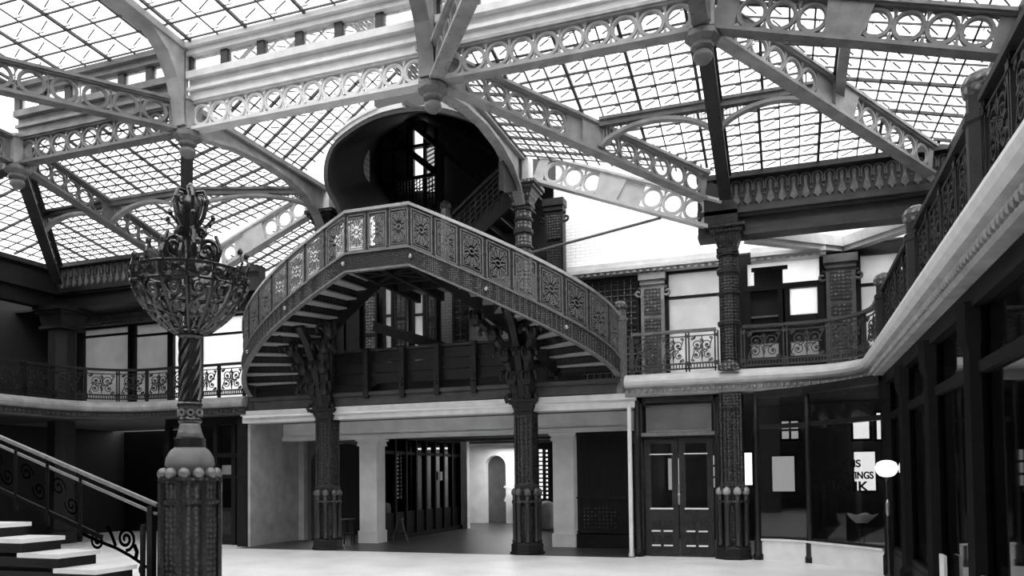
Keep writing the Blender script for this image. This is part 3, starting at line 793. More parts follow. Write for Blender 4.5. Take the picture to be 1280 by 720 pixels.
def mapper(side, s0, zoff):
    def F(p):
        q, n, z = stair_pt(s0+p.x, side)
        ext = 0
        return V((q.x, q.y, 0))+n*p.y+V((0, 0, z+zoff+p.z))
    return F
def land_map(zoff):
    def F(p): return V((XM-HW+p.x, YC-EB-p.y, ZL+zoff+p.z))
    return F
PH = .74   # panel height
def rosette_panel(w, h):
    """local x 0..w, z -h..0 : frame and twelve-petalled rosette"""
    m = MB(); return m
def fill_panel(m, w, h, petals=12):
    t = .012
    for z in (-.05, -h+.03): m.box(.03, w-.03, -t, t, z-.014, z+.014, 4)
    for x in (.04, w-.04): m.box(x-.014, x+.014, -t, t, -h+.03, -.05)
    m.box(.08, w-.08, -t*.6, t*.6, -.105, -.092, 3); m.box(.08, w-.08, -t*.6, t*.6, -h+.072, -h+.085, 3)
    for x in (.085, w-.085): m.box(x-.007, x+.007, -t*.6, t*.6, -h+.07, -.09)
    cx, cz = w/2, -h/2+.005; R = min(w/2-.1, h/2-.12); k = petals
    sx = (w/2-.09)/R if R > 0 else 1; sz = (h/2-.11)/R
    m.tube([(cx+.05*math.cos(a), 0, cz+.05*math.sin(a)) for a in [2*PI*i/10 for i in range(10)]], .016, 4, True)
    for i in range(k):
        a = 2*PI*i/k; loop = []
        for j in range(9):
            u = j/8; rr = .06+(R-.06)*math.sin(PI*u)**.7; aa = a+(.8*PI/k)*math.sin(2*PI*u)*-1*(.9)
            aa = a+(PI/k*.86)*(2*u-1)*(math.sin(PI*u)**.4)
            loop.append((cx+sx*rr*math.cos(aa), 0, cz+sz*rr*math.sin(aa)))
        m.tube(loop, .0125, 4)
    m.tube([(cx+sx*R*1.02*math.cos(2*PI*i/20), 0, cz+sz*R*1.02*math.sin(2*PI*i/20)) for i in range(20)], .009, 4, True)
    for i in range(k):
        a = 2*PI*(i+.5)/k; m.ball((cx+sx*R*.86*math.cos(a), 0, cz+sz*R*.86*math.sin(a)), .014, 5, 3)
    for sxx in (-1, 1):
        for szz in (-1, 1):
            m.tube(scroll((cx+sxx*(w/2-.13), cz+szz*(h/2-.15)), .05, 1.2, 0, sxx*szz, 12), .010, 4)

ost = thing('oriel_staircase', 'double curving iron staircase with rosette balustrade rising to a landing in the court', 'staircase')
NP = 9
PW = STOT/NP
for side in (-1, 1):
    for i in range(NP):
        m = MB(); m.T = mapper(side, i*PW, -.03); fill_panel(m, PW, PH+.05); m.build('rosette_panel', 'iron_rail', ost)
    for i in range(NP+1):
        if i == 0: continue
        F = mapper(side, i*PW, 0); m = MB()
        q = F(V((0, .01, 0)))
        m.lathe([(.030, -PH-.1), (.036, -PH-.06), (.02, -PH), (.028, -PH*.75), (.02, -PH*.6), (.034, -PH*.5), (.02, -PH*.4), (.028, -PH*.25), (.02, -.1), (.032, -.02), (.03, .0)], q, 6); m.build('baluster_post', 'iron_mid', ost)
    m = MB(); n = 40; vs = []
    pts = [mapper(side, STOT*i/n, 0)(V((0, 0, .0))) for i in range(n+1)]
    for i in range(n): m.bar(pts[i], pts[i+1]+(pts[i+1]-pts[i])*.06, .10, .055)
    m.build('handrail', 'handrail', ost)
    # outer string board with its mouldings
    m = MB(); m.T = mapper(side, 0, 0)
    m.box(0, STOT, -.03, .03, -PH-.46, -PH-.10, 40); m.build('string_board', 'relief_fine', ost)
    m = MB(); m.T = mapper(side, 0, 0)
    m.box(0, STOT, -.05, .06, -PH-.12, -PH-.08, 40); m.box(0, STOT, -.05, .06, -PH-.48, -PH-.44, 40); m.build('string_moulding', 'iron_rail', ost)
    for s in (.05, STOT*.33, STOT*.66, STOT-.04):
        m = MB(); m.ball(mapper(side, s, 0)(V((0, .05, -PH-.28))), .045, 8, 5); m.build('stud', 'handrail', ost)
    # inner string
    m = MB(); prev = None
    for i in range(31):
        t = t_of_s(STOT*i/30); p = ell(t, side, 1.25 if EB > 1.25 else .6)+V((0, 0, RAIL0+SLOPE*STOT*i/30-PH-.3))
        if prev is not None: m.bar(prev, p, .06, .36)
        prev = p
    m.build('inner_string', 'iron', ost)
    # steps
    NS = 12
    for i in range(NS):
        t0, t1 = t_of_s(STOT*i/NS), t_of_s(STOT*(i+1)/NS)
        zt = RAIL0+SLOPE*STOT*(i+.5)/NS-PH-.2
        a0, a1 = ell(t0, side, .02), ell(t1, side, .02); b0, b1 = ell(t0, side, 1.24), ell(t1, side, 1.24)
        poly = [(a0.x, a0.y), (a1.x, a1.y), (b1.x, b1.y), (b0.x, b0.y)]
        m = MB(); m.hprism(poly, zt-.035, zt); m.build('tread', 'tread_under', ost)
        # pierced riser
        m = MB(); rise = SLOPE*STOT/NS
        d = (b0-a0); L = d.length; d.normalize()
        m = MB()
        for zz in (zt-rise, zt-.06): m.bar(a0+V((0, 0, zz+.015)), b0+V((0, 0, zz+.015)), .02, .035)
        m.bar(a0+V((0, 0, zt-rise*.5)), b0+V((0, 0, zt-rise*.5)), .012, rise); m.build('riser', 'iron', ost); m = MB()
        k = int(L/.085)
        for j in range(k+1):
            p = a0+d*(L*j/k); m.bar(p+V((0, 0, zt-rise)), p+V((0, 0, zt-.04)), .02, .03)
            if j < k: m.ring(p+d*(L*.5/k)+V((0, 0, zt-rise*.52)), .014, .034, .03, 8, (d, V((0, 0, 1)), d.cross(V((0, 0, 1)))))
        m.build('riser_tracery', 'iron_mid', ost)
# landing
LW = HW*2
for i in range(3):
    m = MB(); m.T = (lambda k: (lambda p: V((XM-HW+k*LW/3+p.x, YC-EB-p.y, ZL-.03+p.z))))(i); fill_panel(m, LW/3, PH+.05); m.build('rosette_panel', 'iron_rail', ost)
for i in (1, 2):
    m = MB(); m.lathe([(.030, -PH-.1), (.036, -PH-.06), (.02, -PH), (.03, -PH*.5), (.02, -.1), (.03, 0)], (XM-HW+i*LW/3, YC-EB-.01, ZL), 6); m.build('baluster_post', 'iron_mid', ost)
m = MB(); m.box(XM-HW-.02, XM+HW+.02, YC-EB-.05, YC-EB+.05, ZL-.03, ZL+.03); m.build('handrail', 'handrail', ost)
m = MB(); m.box(XM-HW, XM+HW, YC-EB-.03, YC-EB+.03, ZL-PH-.46, ZL-PH-.1); m.build('string_board', 'relief_fine', ost)
m = MB(); m.box(XM-HW, XM+HW, YC-EB-.06, YC-EB+.05, ZL-PH-.12, ZL-PH-.08); m.box(XM-HW, XM+HW, YC-EB-.06, YC-EB+.05, ZL-PH-.48, ZL-PH-.44); m.build('string_moulding', 'iron_rail', ost)
m = MB(); m.box(XM-HW, XM+HW, YC-EB+.03, 16.4, ZL-PH-.26, ZL-PH-.2); m.build('landing_floor', 'tread_under', ost)
m = MB()
for x in (XM-HW+.1, XM, XM+HW-.1): m.bar((x, YC-EB, ZL-PH-.35), (x, 16.4, ZL-PH-.35), .1, .2)
for y in (YC-EB+.6, YC-EB+1.25, YC): m.bar((XM-HW, y, ZL-PH-.34), (XM+HW, y, ZL-PH-.34), .1, .18)
m.bar((XM-HW, YC-EB+.1, ZL-PH-.36), (XM+HW, YC-EB+1.2, ZL-PH-.36), .09, .14); m.bar((XM+HW, YC-EB+.1, ZL-PH-.36), (XM-HW, YC-EB+1.2, ZL-PH-.36), .09, .14)
m.build('landing_joists', 'iron', ost)

# ------------------------------------------------------------------ balcony edge: ledge and railings
def edge_path(pts):
    """pts: list of (x,y); returns (x,y,nx,ny) with normals into the court"""
    out = []
    for i, p in enumerate(pts):
        a = pts[max(0, i-1)]; c = pts[min(len(pts)-1, i+1)]
        d = V((c[0]-a[0], c[1]-a[1])); d.normalize()
        out.append((p[0], p[1], d.y, -d.x))
    return out
def arc(cx, cy, r, a0, a1, n): return [(cx+r*math.cos(a0+(a1-a0)*i/n), cy+r*math.sin(a0+(a1-a0)*i/n)) for i in range(n+1)]
RYE = YC-.05
right_pts = [(-2.95, RYE), (-2, RYE), (X3, RYE), (-.2, RYE)]+arc(.35, RYE-1.1, 1.1, PI/2, 0, 10)[0:]+[(XBR, 12.5), (XBR, 11), (XBR, 9), (XBR, 7), (XBR, 5), (XBR, 3)]
left_pts = [(XBL, 5), (XBL, 7), (XBL, 9), (XBL, 11), (XBL, 13)]+arc(XBL+1.6, RYE-1.6, 1.6, PI, PI/2, 10)+[(-14, RYE), (-13, RYE), (-11.95, RYE)]
def ledge(pts, label, m1, m2):
    root = thing('balcony_ledge', label, 'ledge', 'balcony ledges')
    P = edge_path(pts)
    m = MB(); m.sweep(P, [(-.25, 3.30), (.16, 3.30), (.22, 3.34), (.24, 3.40), (.22, 3.46), (.14, 3.52), (.02, 3.56), (-.25, 3.56)]); m.build('bullnose', m1, root)
    m = MB(); m.sweep(P, [(-.25, 3.12), (.10, 3.12), (.13, 3.15), (.10, 3.18), (.10, 3.26), (.17, 3.30), (-.25, 3.30)])
    for i in range(len(pts)-1):
        a, c = V(pts[i]), V(pts[i+1]); L = (c-a).length; k = max(1, int(L/.11)); n = V((P[i][2], P[i][3]))
        for j in range(k):
            p = a.lerp(c, (j+.5)/k)+n*.115; m.ball((p.x, p.y, 3.22), .036, 6, 4, 1.2)
    m.build('egg_band', m2, root)
ledge(right_pts, 'pale moulded balcony ledge curving from the door column round the right side', 'white', 'cream')
ledge(left_pts, 'moulded balcony ledge at the left, passing behind the lamp standard', 'cream', 'beam_grey')  # left ledge in duller colours that carry its shade

class Poly:
    def __init__(s, pts):
        s.p = [V(p) for p in pts]; s.l = [0.]
        for i in range(len(pts)-1): s.l.append(s.l[-1]+(s.p[i+1]-s.p[i]).length)
    def at(s, d):
        d = max(0, min(s.l[-1], d))
        for i in range(len(s.p)-1):
            if s.l[i+1] >= d-1e-9:
                L = s.l[i+1]-s.l[i]; u = (d-s.l[i])/L if L else 0
                t = (s.p[i+1]-s.p[i]).normalized(); return s.p[i].lerp(s.p[i+1], u), V((t.y, -t.x))
    def find(s, x=None, y=None):
        best = min(range(int(s.l[-1]/.01)), key=lambda k: (s.at(k*.01)[0]-V((x, y))).length); return best*.01

def scroll_panel(m, w, h, v=0):
    """foliate scroll filling of one balcony panel, x 0..w z 0..h"""
    t = .011
    def S(*a, **k): m.tube(scroll(*a, **k), .0125, 4)
    r = min(w*.24, h*.27)
    S((w*.28, h*.66), r, 1.6, -PI/2, 1); S((w*.72, h*.66), r, 1.6, -PI/2, -1)
    S((w*.26, h*.26), r*.72, 1.4, PI/2, -1); S((w*.74, h*.26), r*.72, 1.4, PI/2, 1)
    S((w*.5, h*.36), r*.42, 1.3, 0, 1); S((w*.5, h*.82), r*.35, 1.2, PI, -1)
    S((w*.5, h*.6), r*.36, 1.2, PI/2, 1); S((w*.1, h*.9), r*.3, 1.2, 0, 1); S((w*.9, h*.9), r*.3, 1.2, PI, -1); S((w*.1, h*.08), r*.3, 1.2, 0, -1); S((w*.9, h*.08), r*.3, 1.2, PI, 1)
    m.tube([(w*.05, 0, h*.05), (w*.18, 0, h*.45), (w*.45, 0, h*.55), (w*.55, 0, h*.45), (w*.8, 0, h*.5), (w*.95, 0, h*.95)], .013, 4)
    m.tube([(w*.5, 0, 0), (w*.47, 0, h*.3), (w*.53, 0, h*.6), (w*.5, 0, h)], .012, 4)
    for (cx, cz) in ((.28, .66), (.72, .66), (.26, .26), (.74, .26)): m.ball((w*cx, 0, h*cz), .028, 6, 4)
    for (cx, cz, a) in ((.08, .85, .8), (.92, .15, 4), (.1, .5, .3), (.9, .52, 2.9), (.5, .1, 1.5)):
        m.prism([(w*cx, h*cz), (w*cx+.07*math.cos(a-.35), h*cz+.07*math.sin(a-.35)), (w*cx+.11*math.cos(a), h*cz+.11*math.sin(a)), (w*cx+.07*math.cos(a+.35), h*cz+.07*math.sin(a+.35))], -.01, .01)
def railing(pts, d0, d1, npan, label, material='iron', hand='handrail', zr=4.38, zb=3.56):
    P = Poly(pts); root = thing('balcony_railing', label, 'railing', 'scrolled balcony railings')
    L = d1-d0; w = L/npan
    def mp(off):
        def F(p):
            q, n = P.at(d0+off+p.x); return V((q.x+n.x*p.y, q.y+n.y*p.y, zb+p.z))
        return F
    m = MB(); m.T = mp(0); k = max(8, int(L/.15)); m.box(0, L, -.05, .05, zr-zb-.055, zr-zb, k); m.build('handrail', hand, root)
    m = MB(); m.T = mp(0)
    for z in (.05, .15): m.box(0, L, -.018, .018, z, z+.03, k)
    m.box(0, L, -.012, .012, zr-zb-.14, zr-zb-.12, k)
    j = int(L/.055)
    for i in range(j): m.box(L*(i+.5)/j-.010, L*(i+.5)/j+.010, -.01, .01, .06, .16)
    m.build('bottom_rail', material, root)
    for i in range(npan):
        m = MB(); m.T = (lambda f: (lambda p: f(V((p.x, p.y, p.z+.19)))))(mp(i*w+.05)); scroll_panel(m, w-.1, zr-zb-.33); m.build('scroll_panel', material, root)
    for i in range(npan+1):
        m = MB(); m.T = mp(i*w)
        for dx in (-.028, .028): m.box(dx-.014, dx+.014, -.018, .018, -.02, zr-zb-.05)
        m.box(-.05, .05, -.03, .03, .12, .2); m.box(-.045, .045, -.028, .028, zr-zb-.16, zr-zb-.1)
        m.build('post', material, root)
    return root
PR = Poly(right_pts); PL = Poly(left_pts)
dC3 = PR.find(X3, RYE)
railing(right_pts, .12, dC3-.24, 3, 'short scrolled railing between the stair newel and the door column', 'rail_iron', hand='iron_rail')
dN = PR.find(XBR, 13.05)
railing(right_pts, dC3+.24, dN-.1, 5, 'scrolled railing curving round the right balcony corner', 'rail_iron', hand='rail_iron')
YNW = [13.05, 9.88, 6.7, 3.6]
for i, y in enumerate(YNW[:3]):
    newel('balcony_newel', ['round-topped newel post at the end of the curved right railing', 'tall round-topped newel post in the middle of the right balcony', 'dark newel post nearest the camera on the right balcony'][i], XBR+.03, y, 3.3, 4.64, .13, 'right balcony newel posts', 'iron', 'relief_light')
    d0, d1 = PR.find(XBR, y)+.18, PR.find(XBR, YNW[i+1])-.16
    if d1-d0 > .4: railing(right_pts, d0, d1, 4, ['dark railing between the first and second newels of the right balcony', 'dark railing between the second and nearest newels of the right balcony', 'dark railing at the right edge of the view, nearest the camera'][i], 'iron', 'iron')
railing(left_pts, PL.find(XBL, 9), PL.find(XBL, 13), 6, 'scrolled railing at the left edge of the view', 'iron', 'iron')
dl = PL.l[-1]
railing(left_pts, PL.find(XBL, 13)+.05, dl-.1, 8, 'scrolled left railing passing behind the lamp standard', 'iron', 'iron')

# mezzanine floor slabs
b = MB(); b.box(-20, 4.6, YC+.05, 19, 3.16, 3.42); struct('floor_mezzanine', b, 'plaster_dim')
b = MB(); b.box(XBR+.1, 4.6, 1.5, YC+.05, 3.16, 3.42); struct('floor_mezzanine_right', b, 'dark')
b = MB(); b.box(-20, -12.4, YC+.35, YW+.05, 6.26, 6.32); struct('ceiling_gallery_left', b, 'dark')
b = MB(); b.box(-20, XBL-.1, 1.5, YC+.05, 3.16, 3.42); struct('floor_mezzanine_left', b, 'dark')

# parapet between the stair columns
pp = thing('stair_parapet', 'dark boarded parapet under the stair, between the two stair columns', 'parapet')
for j in range(3):
    m = MB(); z = 3.68+j*.24; m.box(X1+.2, X2-.2, YC-.03, YC+.03, z, z+.225); m.build('board', 'wood', pp)
m = MB(); m.box(X1+.2, X2-.2, YC-.07, YC+.07, 4.40, 4.46); m.build('top_rail', 'wood_mid', pp)
for x in (-8.72, -7.83, -7.0, -6.15):
    m = MB(); m.box(x-.06, x+.06, YC-.2, YC-.03, 3.36, 4.46); m.ball((x, YC-.2, 3.62), .045, 6, 4); m.ball((x, YC-.2, 3.74), .045, 6, 4); m.build('post', 'iron', pp)
m = MB(); m.box(X1-2, X2+2, YC-.1, YC+.1, 3.22, 3.42); m.box(X1-2, X2+2, YC-.16, YC+.05, 3.42, 3.5); m.build('base_moulding', 'beam_grey', pp)

# ------------------------------------------------------------------ mezzanine back wall with pilasters and windows
WINS = {'L': [(-19.1, -17.35), (-17.2, -15.95), (-15.85, -15.2), (-14.9, -13.3)], 'R': [(-2.38, -1.15), (-.75, .8), (1.45, 2.45)]}
WZ0, WZ1 = 3.72, 6.0
for key, a0, a1, nm in (('L', -20, -9.9, 'wall_gallery_left'), ('R', -5.05, 4.6, 'wall_gallery_right')):
    b = MB(); x = a0
    for (wa, wb) in WINS[key]+[(a1, a1)]:
        b.box(x, wa, YW+.06, YW+.3, 3.42, 6.22)
        if wb > wa: b.box(wa, wb, YW+.06, YW+.3, 3.42, WZ0); b.box(wa, wb, YW+.06, YW+.3, WZ1, 6.22)
        x = wb
    struct(nm, b, 'wood')
b = MB(); b.box(-4.9, 4.6, YW+.02, YW+.4, 6.25, 10.5); o = struct('wall_far_upper', b, 'brick_white')
b = MB(); b.box(-20, -9.9, YW+.02, YW+.4, 6.25, 10.5); struct('wall_far_upper_left', b, 'brick_white')
def cornice(xa, xb, label, material):
    m = MB(); m.box(xa, xb, YW-.2, YW+.05, 6.0, 6.06); m.box(xa, xb, YW-.3, YW+.05, 6.06, 6.14); m.box(xa, xb, YW-.24, YW+.05, 6.14, 6.26)
    n = int((xb-xa)/.14)
    for i in range(n):
        x = xa+(xb-xa)*(i+.5)/n; m.box(x-.035, x+.035, YW-.27, YW-.2, 6.0, 6.05)
    tag(m.build('cornice', material), label, 'cornice', 'cornices of the gallery wall')
cornice(-4.55, -1.2, 'white dentilled cornice under the white brick wall, left of the door column', 'white')
cornice(-.6, .85, 'pale cornice right of the door column', 'white')
cornice(-19.8, -11.9, 'dim cornice above the left gallery windows', 'grey')
# V shaped beams in the right corner
m = MB(); m.bar((-.62, 15.7, 6.28), (1.2, 17.2, 6.28), .3, .2); m.bar((-.62, 15.7, 6.14), (1.2, 17.2, 6.14), .2, .1)
tag(m.build('corner_beam', 'white'), 'pale soffit beam running back from the door column into the corner', 'beam', 'corner soffit beams')
m = MB(); m.bar((1.2, 17.2, 6.28), (2.7, 15.6, 6.28), .3, .2); m.bar((1.2, 17.2, 6.14), (2.7, 15.6, 6.14), .2, .1)
tag(m.build('corner_beam', 'white'), 'pale soffit beam from the corner pilaster to the right wall', 'beam', 'corner soffit beams')

def pilaster(x, w, label, material, z0=3.42, z1=5.98, y=YW):
    root = thing('pilaster', label, 'pilaster', 'gallery wall pilasters')
    m = MB(); m.box(x-w/2, x+w/2, y-.14, y+.1, z0, z1); m.build('shaft', material, root)
    m = MB(); m.box(x-w*.36, x+w*.36, y-.17, y-.14, z0+.35, z1-1.0); m.box(x-w*.36, x+w*.36, y-.17, y-.14, z1-.9, z1-.35); m.build('relief_panel', 'relief_light' if material != 'iron' else 'relief', root)
    m = MB(); m.box(x-w*.53, x+w*.53, y-.18, y+.1, z1-.26, z1-.16); m.box(x-w*.58, x+w*.58, y-.22, y+.1, z1-.16, z1); m.build('capital', material, root)
    m = MB(); m.box(x-w*.58, x+w*.58, y-.18, y+.1, z0, z0+.16); m.build('base', material, root)
    for s in (-1, 1):
        m = MB(); m.tube(scroll((x+s*w*.62, z1-.42), .12, 1.2, PI/2, s, 14), .03, 5)
        m.T = None
        o = m.build('bracket', material, root); o.location.y = y-.08
pilaster(-2.66, .5, 'pale ornamented pilaster behind the short railing, left of the door column', 'cream')
pilaster(1.12, .55, 'dark ornamented pilaster in the right gallery corner', 'grey')
pilaster(-4.72, .42, 'dark pilaster beside the stair column, under the white brick wall', 'iron', 3.42, 7.7, YW-.5)

def gallery_window(xa, xb, z0, z1, label, shade_m, bars=(), cols=(), glassed=True, y=YW):
    root = thing('gallery_window', label, 'window', 'gallery windows')
    m = MB()
    for x in (xa, xb): m.box(x-.05, x+.05, y-.02, y+.12, z0, z1)
    for z in (z0, z1): m.box(xa, xb, y-.02, y+.12, z-.05, z+.05)
    m.build('frame', 'wood', root)
    if bars or cols:
        m = MB()
        for z in bars: m.box(xa, xb, y-.01, y+.06, z-.03, z+.03)
        for x in cols: m.box(x-.05, x+.05, y-.015, y+.08, z0, z1)
        m.build('glazing_bar', 'wood', root)
    m = MB(); m.box(xa, xb, y+.07, y+.09, z0, z1); m.build('blind', shade_m, root)
    return root
gallery_window(-2.38, -1.15, WZ0, WZ1, 'wide white blind window left of the door column', 'shade', bars=(5.42,))
gallery_window(1.45, 2.45, WZ0, WZ1, 'white blind window in the far right gallery corner', 'shade', bars=(5.35,))
gallery_window(-19.1, -17.35, WZ0, WZ1, 'grey blind window at the far left of the gallery', 'shade_grey', bars=(5.75,))
gallery_window(-17.2, -15.95, WZ0, WZ1, 'grey blind window just left of the lamp standard shaft', 'shade_grey', bars=(5.65,))
gallery_window(-15.85, -15.2, WZ0, WZ1, 'narrow bright window behind the lamp standard', 'shade_bright', bars=(5.6,))
gallery_window(-14.9, -13.3, WZ0, WZ1, 'bright white window between the lamp standard and the left stair', 'shade_bright', bars=(5.5,))
# glazed door in the right gallery
gd = thing('gallery_door', 'dark glazed gallery door right of the door column, one bright pane', 'door')
m = MB()
for x in (-.70, -.02, .08, .75): m.box(x-.07, x+.07, YW-.05, YW+.08, 3.42, 5.5)
m.box(-.75, .8, YW-.06, YW+.08, 5.40, 5.52); m.box(-.75, .8, YW-.06, YW+.08, 3.42, 4.0)
for x in (-.72, .77): m.box(x-.04, x+.04, YW-.05, YW+.08, 5.5, 6.0)
m.build('frame', 'wood', gd)
m = MB(); m.box(-.63, -.09, YW-.02, YW+.05, 4.84, 4.88); m.box(-.63, -.09, YW-.02, YW+.05, 4.55, 4.58); m.build('glazing_bar', 'iron_rail', gd)
m = MB(); m.box(-.68, .74, YW+.06, YW+.08, 5.52, 6.0); m.build('transom_pane', 'shade_bright', gd)
m = MB(); m.box(.15, .68, YW+.04, YW+.06, 4.86, 5.40); m.build('bright_pane', 'shade_bright', gd)
m = MB(); m.box(.15, .68, YW+.04, YW+.06, 4.3, 4.86); m.build('dim_pane', 'dark', gd)
m = MB(); m.box(.15, .68, YW+.04, YW+.06, 4.0, 4.3); m.box(-.63, -.09, YW+.04, YW+.06, 4.0, 4.3); m.build('lower_pane', 'shade_grey', gd)
m = MB(); m.box(-.63, -.09, YW+.04, YW+.06, 4.3, 5.40); m.build('dark_pane', 'dark', gd)
m = MB(); m.box(-.55, .02, YW+.0, YW+.03, 5.53, 5.82); m.box(-.6, .12, YW-.03, YW+.03, 5.82, 5.9); m.build('hanging_blind', 'wood', gd)
# screens and panelled doors under the stair (mezzanine level)
def tall_panel(x0, x1, y, z0, z1, material, frame, name, label, cat, fine=None):
    root = thing(name, label, cat, 'panels of the screen under the stair')
    m = MB(); m.box(x0, x1, y, y+.04, z0, z1); m.build('panel', material, root)
    m = MB()
    for x in (x0, x1): m.box(x-.03, x+.03, y-.04, y+.06, z0, z1)
    for z in (z0, z1, z0+(z1-z0)*.55): m.box(x0, x1, y-.03, y+.05, z-.03, z+.03)
    m.build('frame', frame, root)
    if fine:
        m = MB(); n = max(2, int((x1-x0)/.13)); k = int((z1-z0)/.13)
        for i in range(1, n): m.bar((x0+(x1-x0)*i/n, y-.02, z0), (x0+(x1-x0)*i/n, y-.02, z1), .018, .018)
        for j in range(1, k): m.bar((x0, y-.02, z0+(z1-z0)*j/k), (x1, y-.02, z0+(z1-z0)*j/k), .018, .018)
        if fine == 2: m.ring(((x0+x1)/2, y-.03, z1-.3), .09, .15, .03, 16)
        m.build('lattice', 'relief_light', root)
ys_ = YW+.1
tall_panel(-11.1, -10.75, ys_-.1, 3.9, 5.5, 'relief_light', 'iron', 'screen_panel', 'ornamented screen panel just right of the left stair foot', 'screen')
tall_panel(-10.44, -9.99, ys_, 3.9, 6.1, 'relief_light', 'iron', 'screen_panel', 'wide pale ornamented panel under the left stair flight', 'screen')
tall_panel(-9.92, -9.56, ys_, 3.9, 6.2, 'relief_light', 'iron', 'screen_panel', 'narrow pale ornamented panel beside the left stair column', 'screen')
tall_panel(-9.32, -9.11, ys_, 4.4, 6.6, 'plaster', 'iron', 'screen_panel', 'plain pale strip left of the latticed panel under the landing', 'screen')
tall_panel(-9.03, -8.73, ys_, 4.2, 6.6, 'plaster_dim', 'iron', 'screen_panel', 'latticed panel under the landing, between two plain strips', 'screen', 1)
tall_panel(-8.52, -8.24, ys_, 4.3, 6.6, 'shade_bright', 'iron', 'screen_panel', 'brightest plain strip under the landing', 'screen')
tall_panel(-8.16, -7.93, ys_, 4.0, 6.6, 'plaster_dim', 'iron', 'screen_panel', 'rosette-topped lattice panel under the landing', 'screen', 2)
tall_panel(-7.46, -7.11, ys_, 4.3, 6.1, 'dark', 'wood', 'screen_panel', 'dark carved panel set in the grey brick under the landing', 'screen', 1)
b = MB(); b.box(-11.4, -8.6, YW+.3, YW+.5, 3.42, 6.7); b.box(-8.2, -5.05, YW+.3, YW+.5, 3.42, 6.7); b.box(-8.6, -8.2, YW+.3, YW+.5, 3.42, 4.4); b.box(-9.9, -5.05, YW+.3, YW+.5, 6.6, 7.5); struct('wall_stair_back', b, 'brick_dark')
b = MB(); b.box(-7.8, -7.5, YW+.12, YW+.28, 4.3, 6.3); b.box(-7.07, -5.3, YW+.12, YW+.28, 4.3, 6.3); struct('wall_stair_brick', b, 'brick_grey')
m = MB(); m.bar((-9.3, 16.5, 5.22), (-7.2, 16.5, 4.5), .08, .2); m.bar((-9.3, 16.5, 5.34), (-7.2, 16.5, 4.62), .12, .05)
tag(m.build('sloping_handrail', 'wood'), 'dark sloping rail in front of the latticed panels, under the landing', 'handrail')
# screen right of the right stair foot
tall_panel(-4.3, -3.0, YW-.02, 3.6, 5.95, 'iron', 'wood', 'screen_panel', 'dark latticed screen behind the right stair newel', 'screen', 1)

# ------------------------------------------------------------------ ground floor: passage
b = MB(); b.box(-12.1, -12.03, YC+.14, 17.6, 0, 3.0); struct('wall_passage_left', b, 'wall_grey')
b = MB(); b.box(-12.06, -11.86, 17.35, 17.65, 0, 3.0); struct('trim_1', b, 'wall_grey')
b = MB(); b.box(-12.1, -2.75, YC-.06, YC+.35, 2.92, 3.2); b.box(-12.1, -2.75, YC-.12, YC-.06, 3.08, 3.2); struct('beam_front', b, 'white')
b = MB(); b.box(-12.1, -2.75, 16.7, 17.05, 2.55, 3.0); b.box(-12.1, -2.75, 16.66, 16.7, 2.55, 2.65); struct('beam_inner', b, 'plaster')
b = MB(); b.box(-12.3, -2.6, YC+.1, 27, 2.98, 3.1); struct('ceiling_passage', b, 'plaster_dim')
b = MB(); b.box(-12.0, -2.8, 18.6, 18.9, 2.6, 2.98); b.box(-12, -2.8, 20.8, 21.1, 2.62, 2.98); b.box(-12, -2.8, 22.6, 24.9, 2.62, 2.7); struct('beam_passage', b, 'plaster_dim')
for x, lb in ((-9.68, 'white square pillar left of the passage, beside the stool'), (-4.72, 'white square pillar in the passage, right of the stair column')):
    p = thing('square_pillar', lb, 'pillar', 'white passage pillars', (x, 17.05, 0))
    w = .24
    m = MB(); m.box(-w, w, -.2, .22, .3, 2.45); m.build('shaft', 'plaster', p)
    m = MB(); m.box(-w-.03, w+.03, -.23, .25, 0, .3); m.build('base', 'plaster', p)
    m = MB(); m.box(-w-.04, w+.04, -.24, .26, 2.38, 2.43); m.box(-w-.03, w+.03, -.23, .25, 2.43, 2.5); m.box(-w-.07, w+.07, -.27, .29, 2.5, 2.55); m.build('capital', 'plaster', p)
# dark archway behind left stair column
b = MB()
n = 14
ax0, ax1, ah = -11.75, -9.95, 2.0
pts = [(ax0, 0), (ax0, ah)]+[((ax0+ax1)/2-(ax1-ax0)/2*math.cos(PI*i/n), ah+.5*math.sin(PI*i/n)) for i in range(1, n)]+[(ax1, ah), (ax1, 0)]
outer = [(ax0-.1, 0), (ax0-.1, 2.98)]+[(ax0+(ax1-ax0)*i/n, 2.98) for i in range(1, n)]+[(ax1+.1, 2.98), (ax1+.1, 0)]
vs = [(x, 17.5, z) for x, z in pts]+[(x, 17.5, z) for x, z in outer]; k = len(pts)
b.add(vs, [(i, i+1, k+i+1, k+i) for i in range(k-1)])
b.add([(x, 17.75, z) for x, z in pts]+[(x, 17.5, z) for x, z in pts], [(i, i+1, k+i+1, k+i) for i in range(k-1)])
struct('wall_passage_arch', b, 'plaster_dim')
b = MB(); b.box(-12.0, -9.6, 19.2, 19.3, 0, 3); struct('wall_arch_back', b, 'dark')
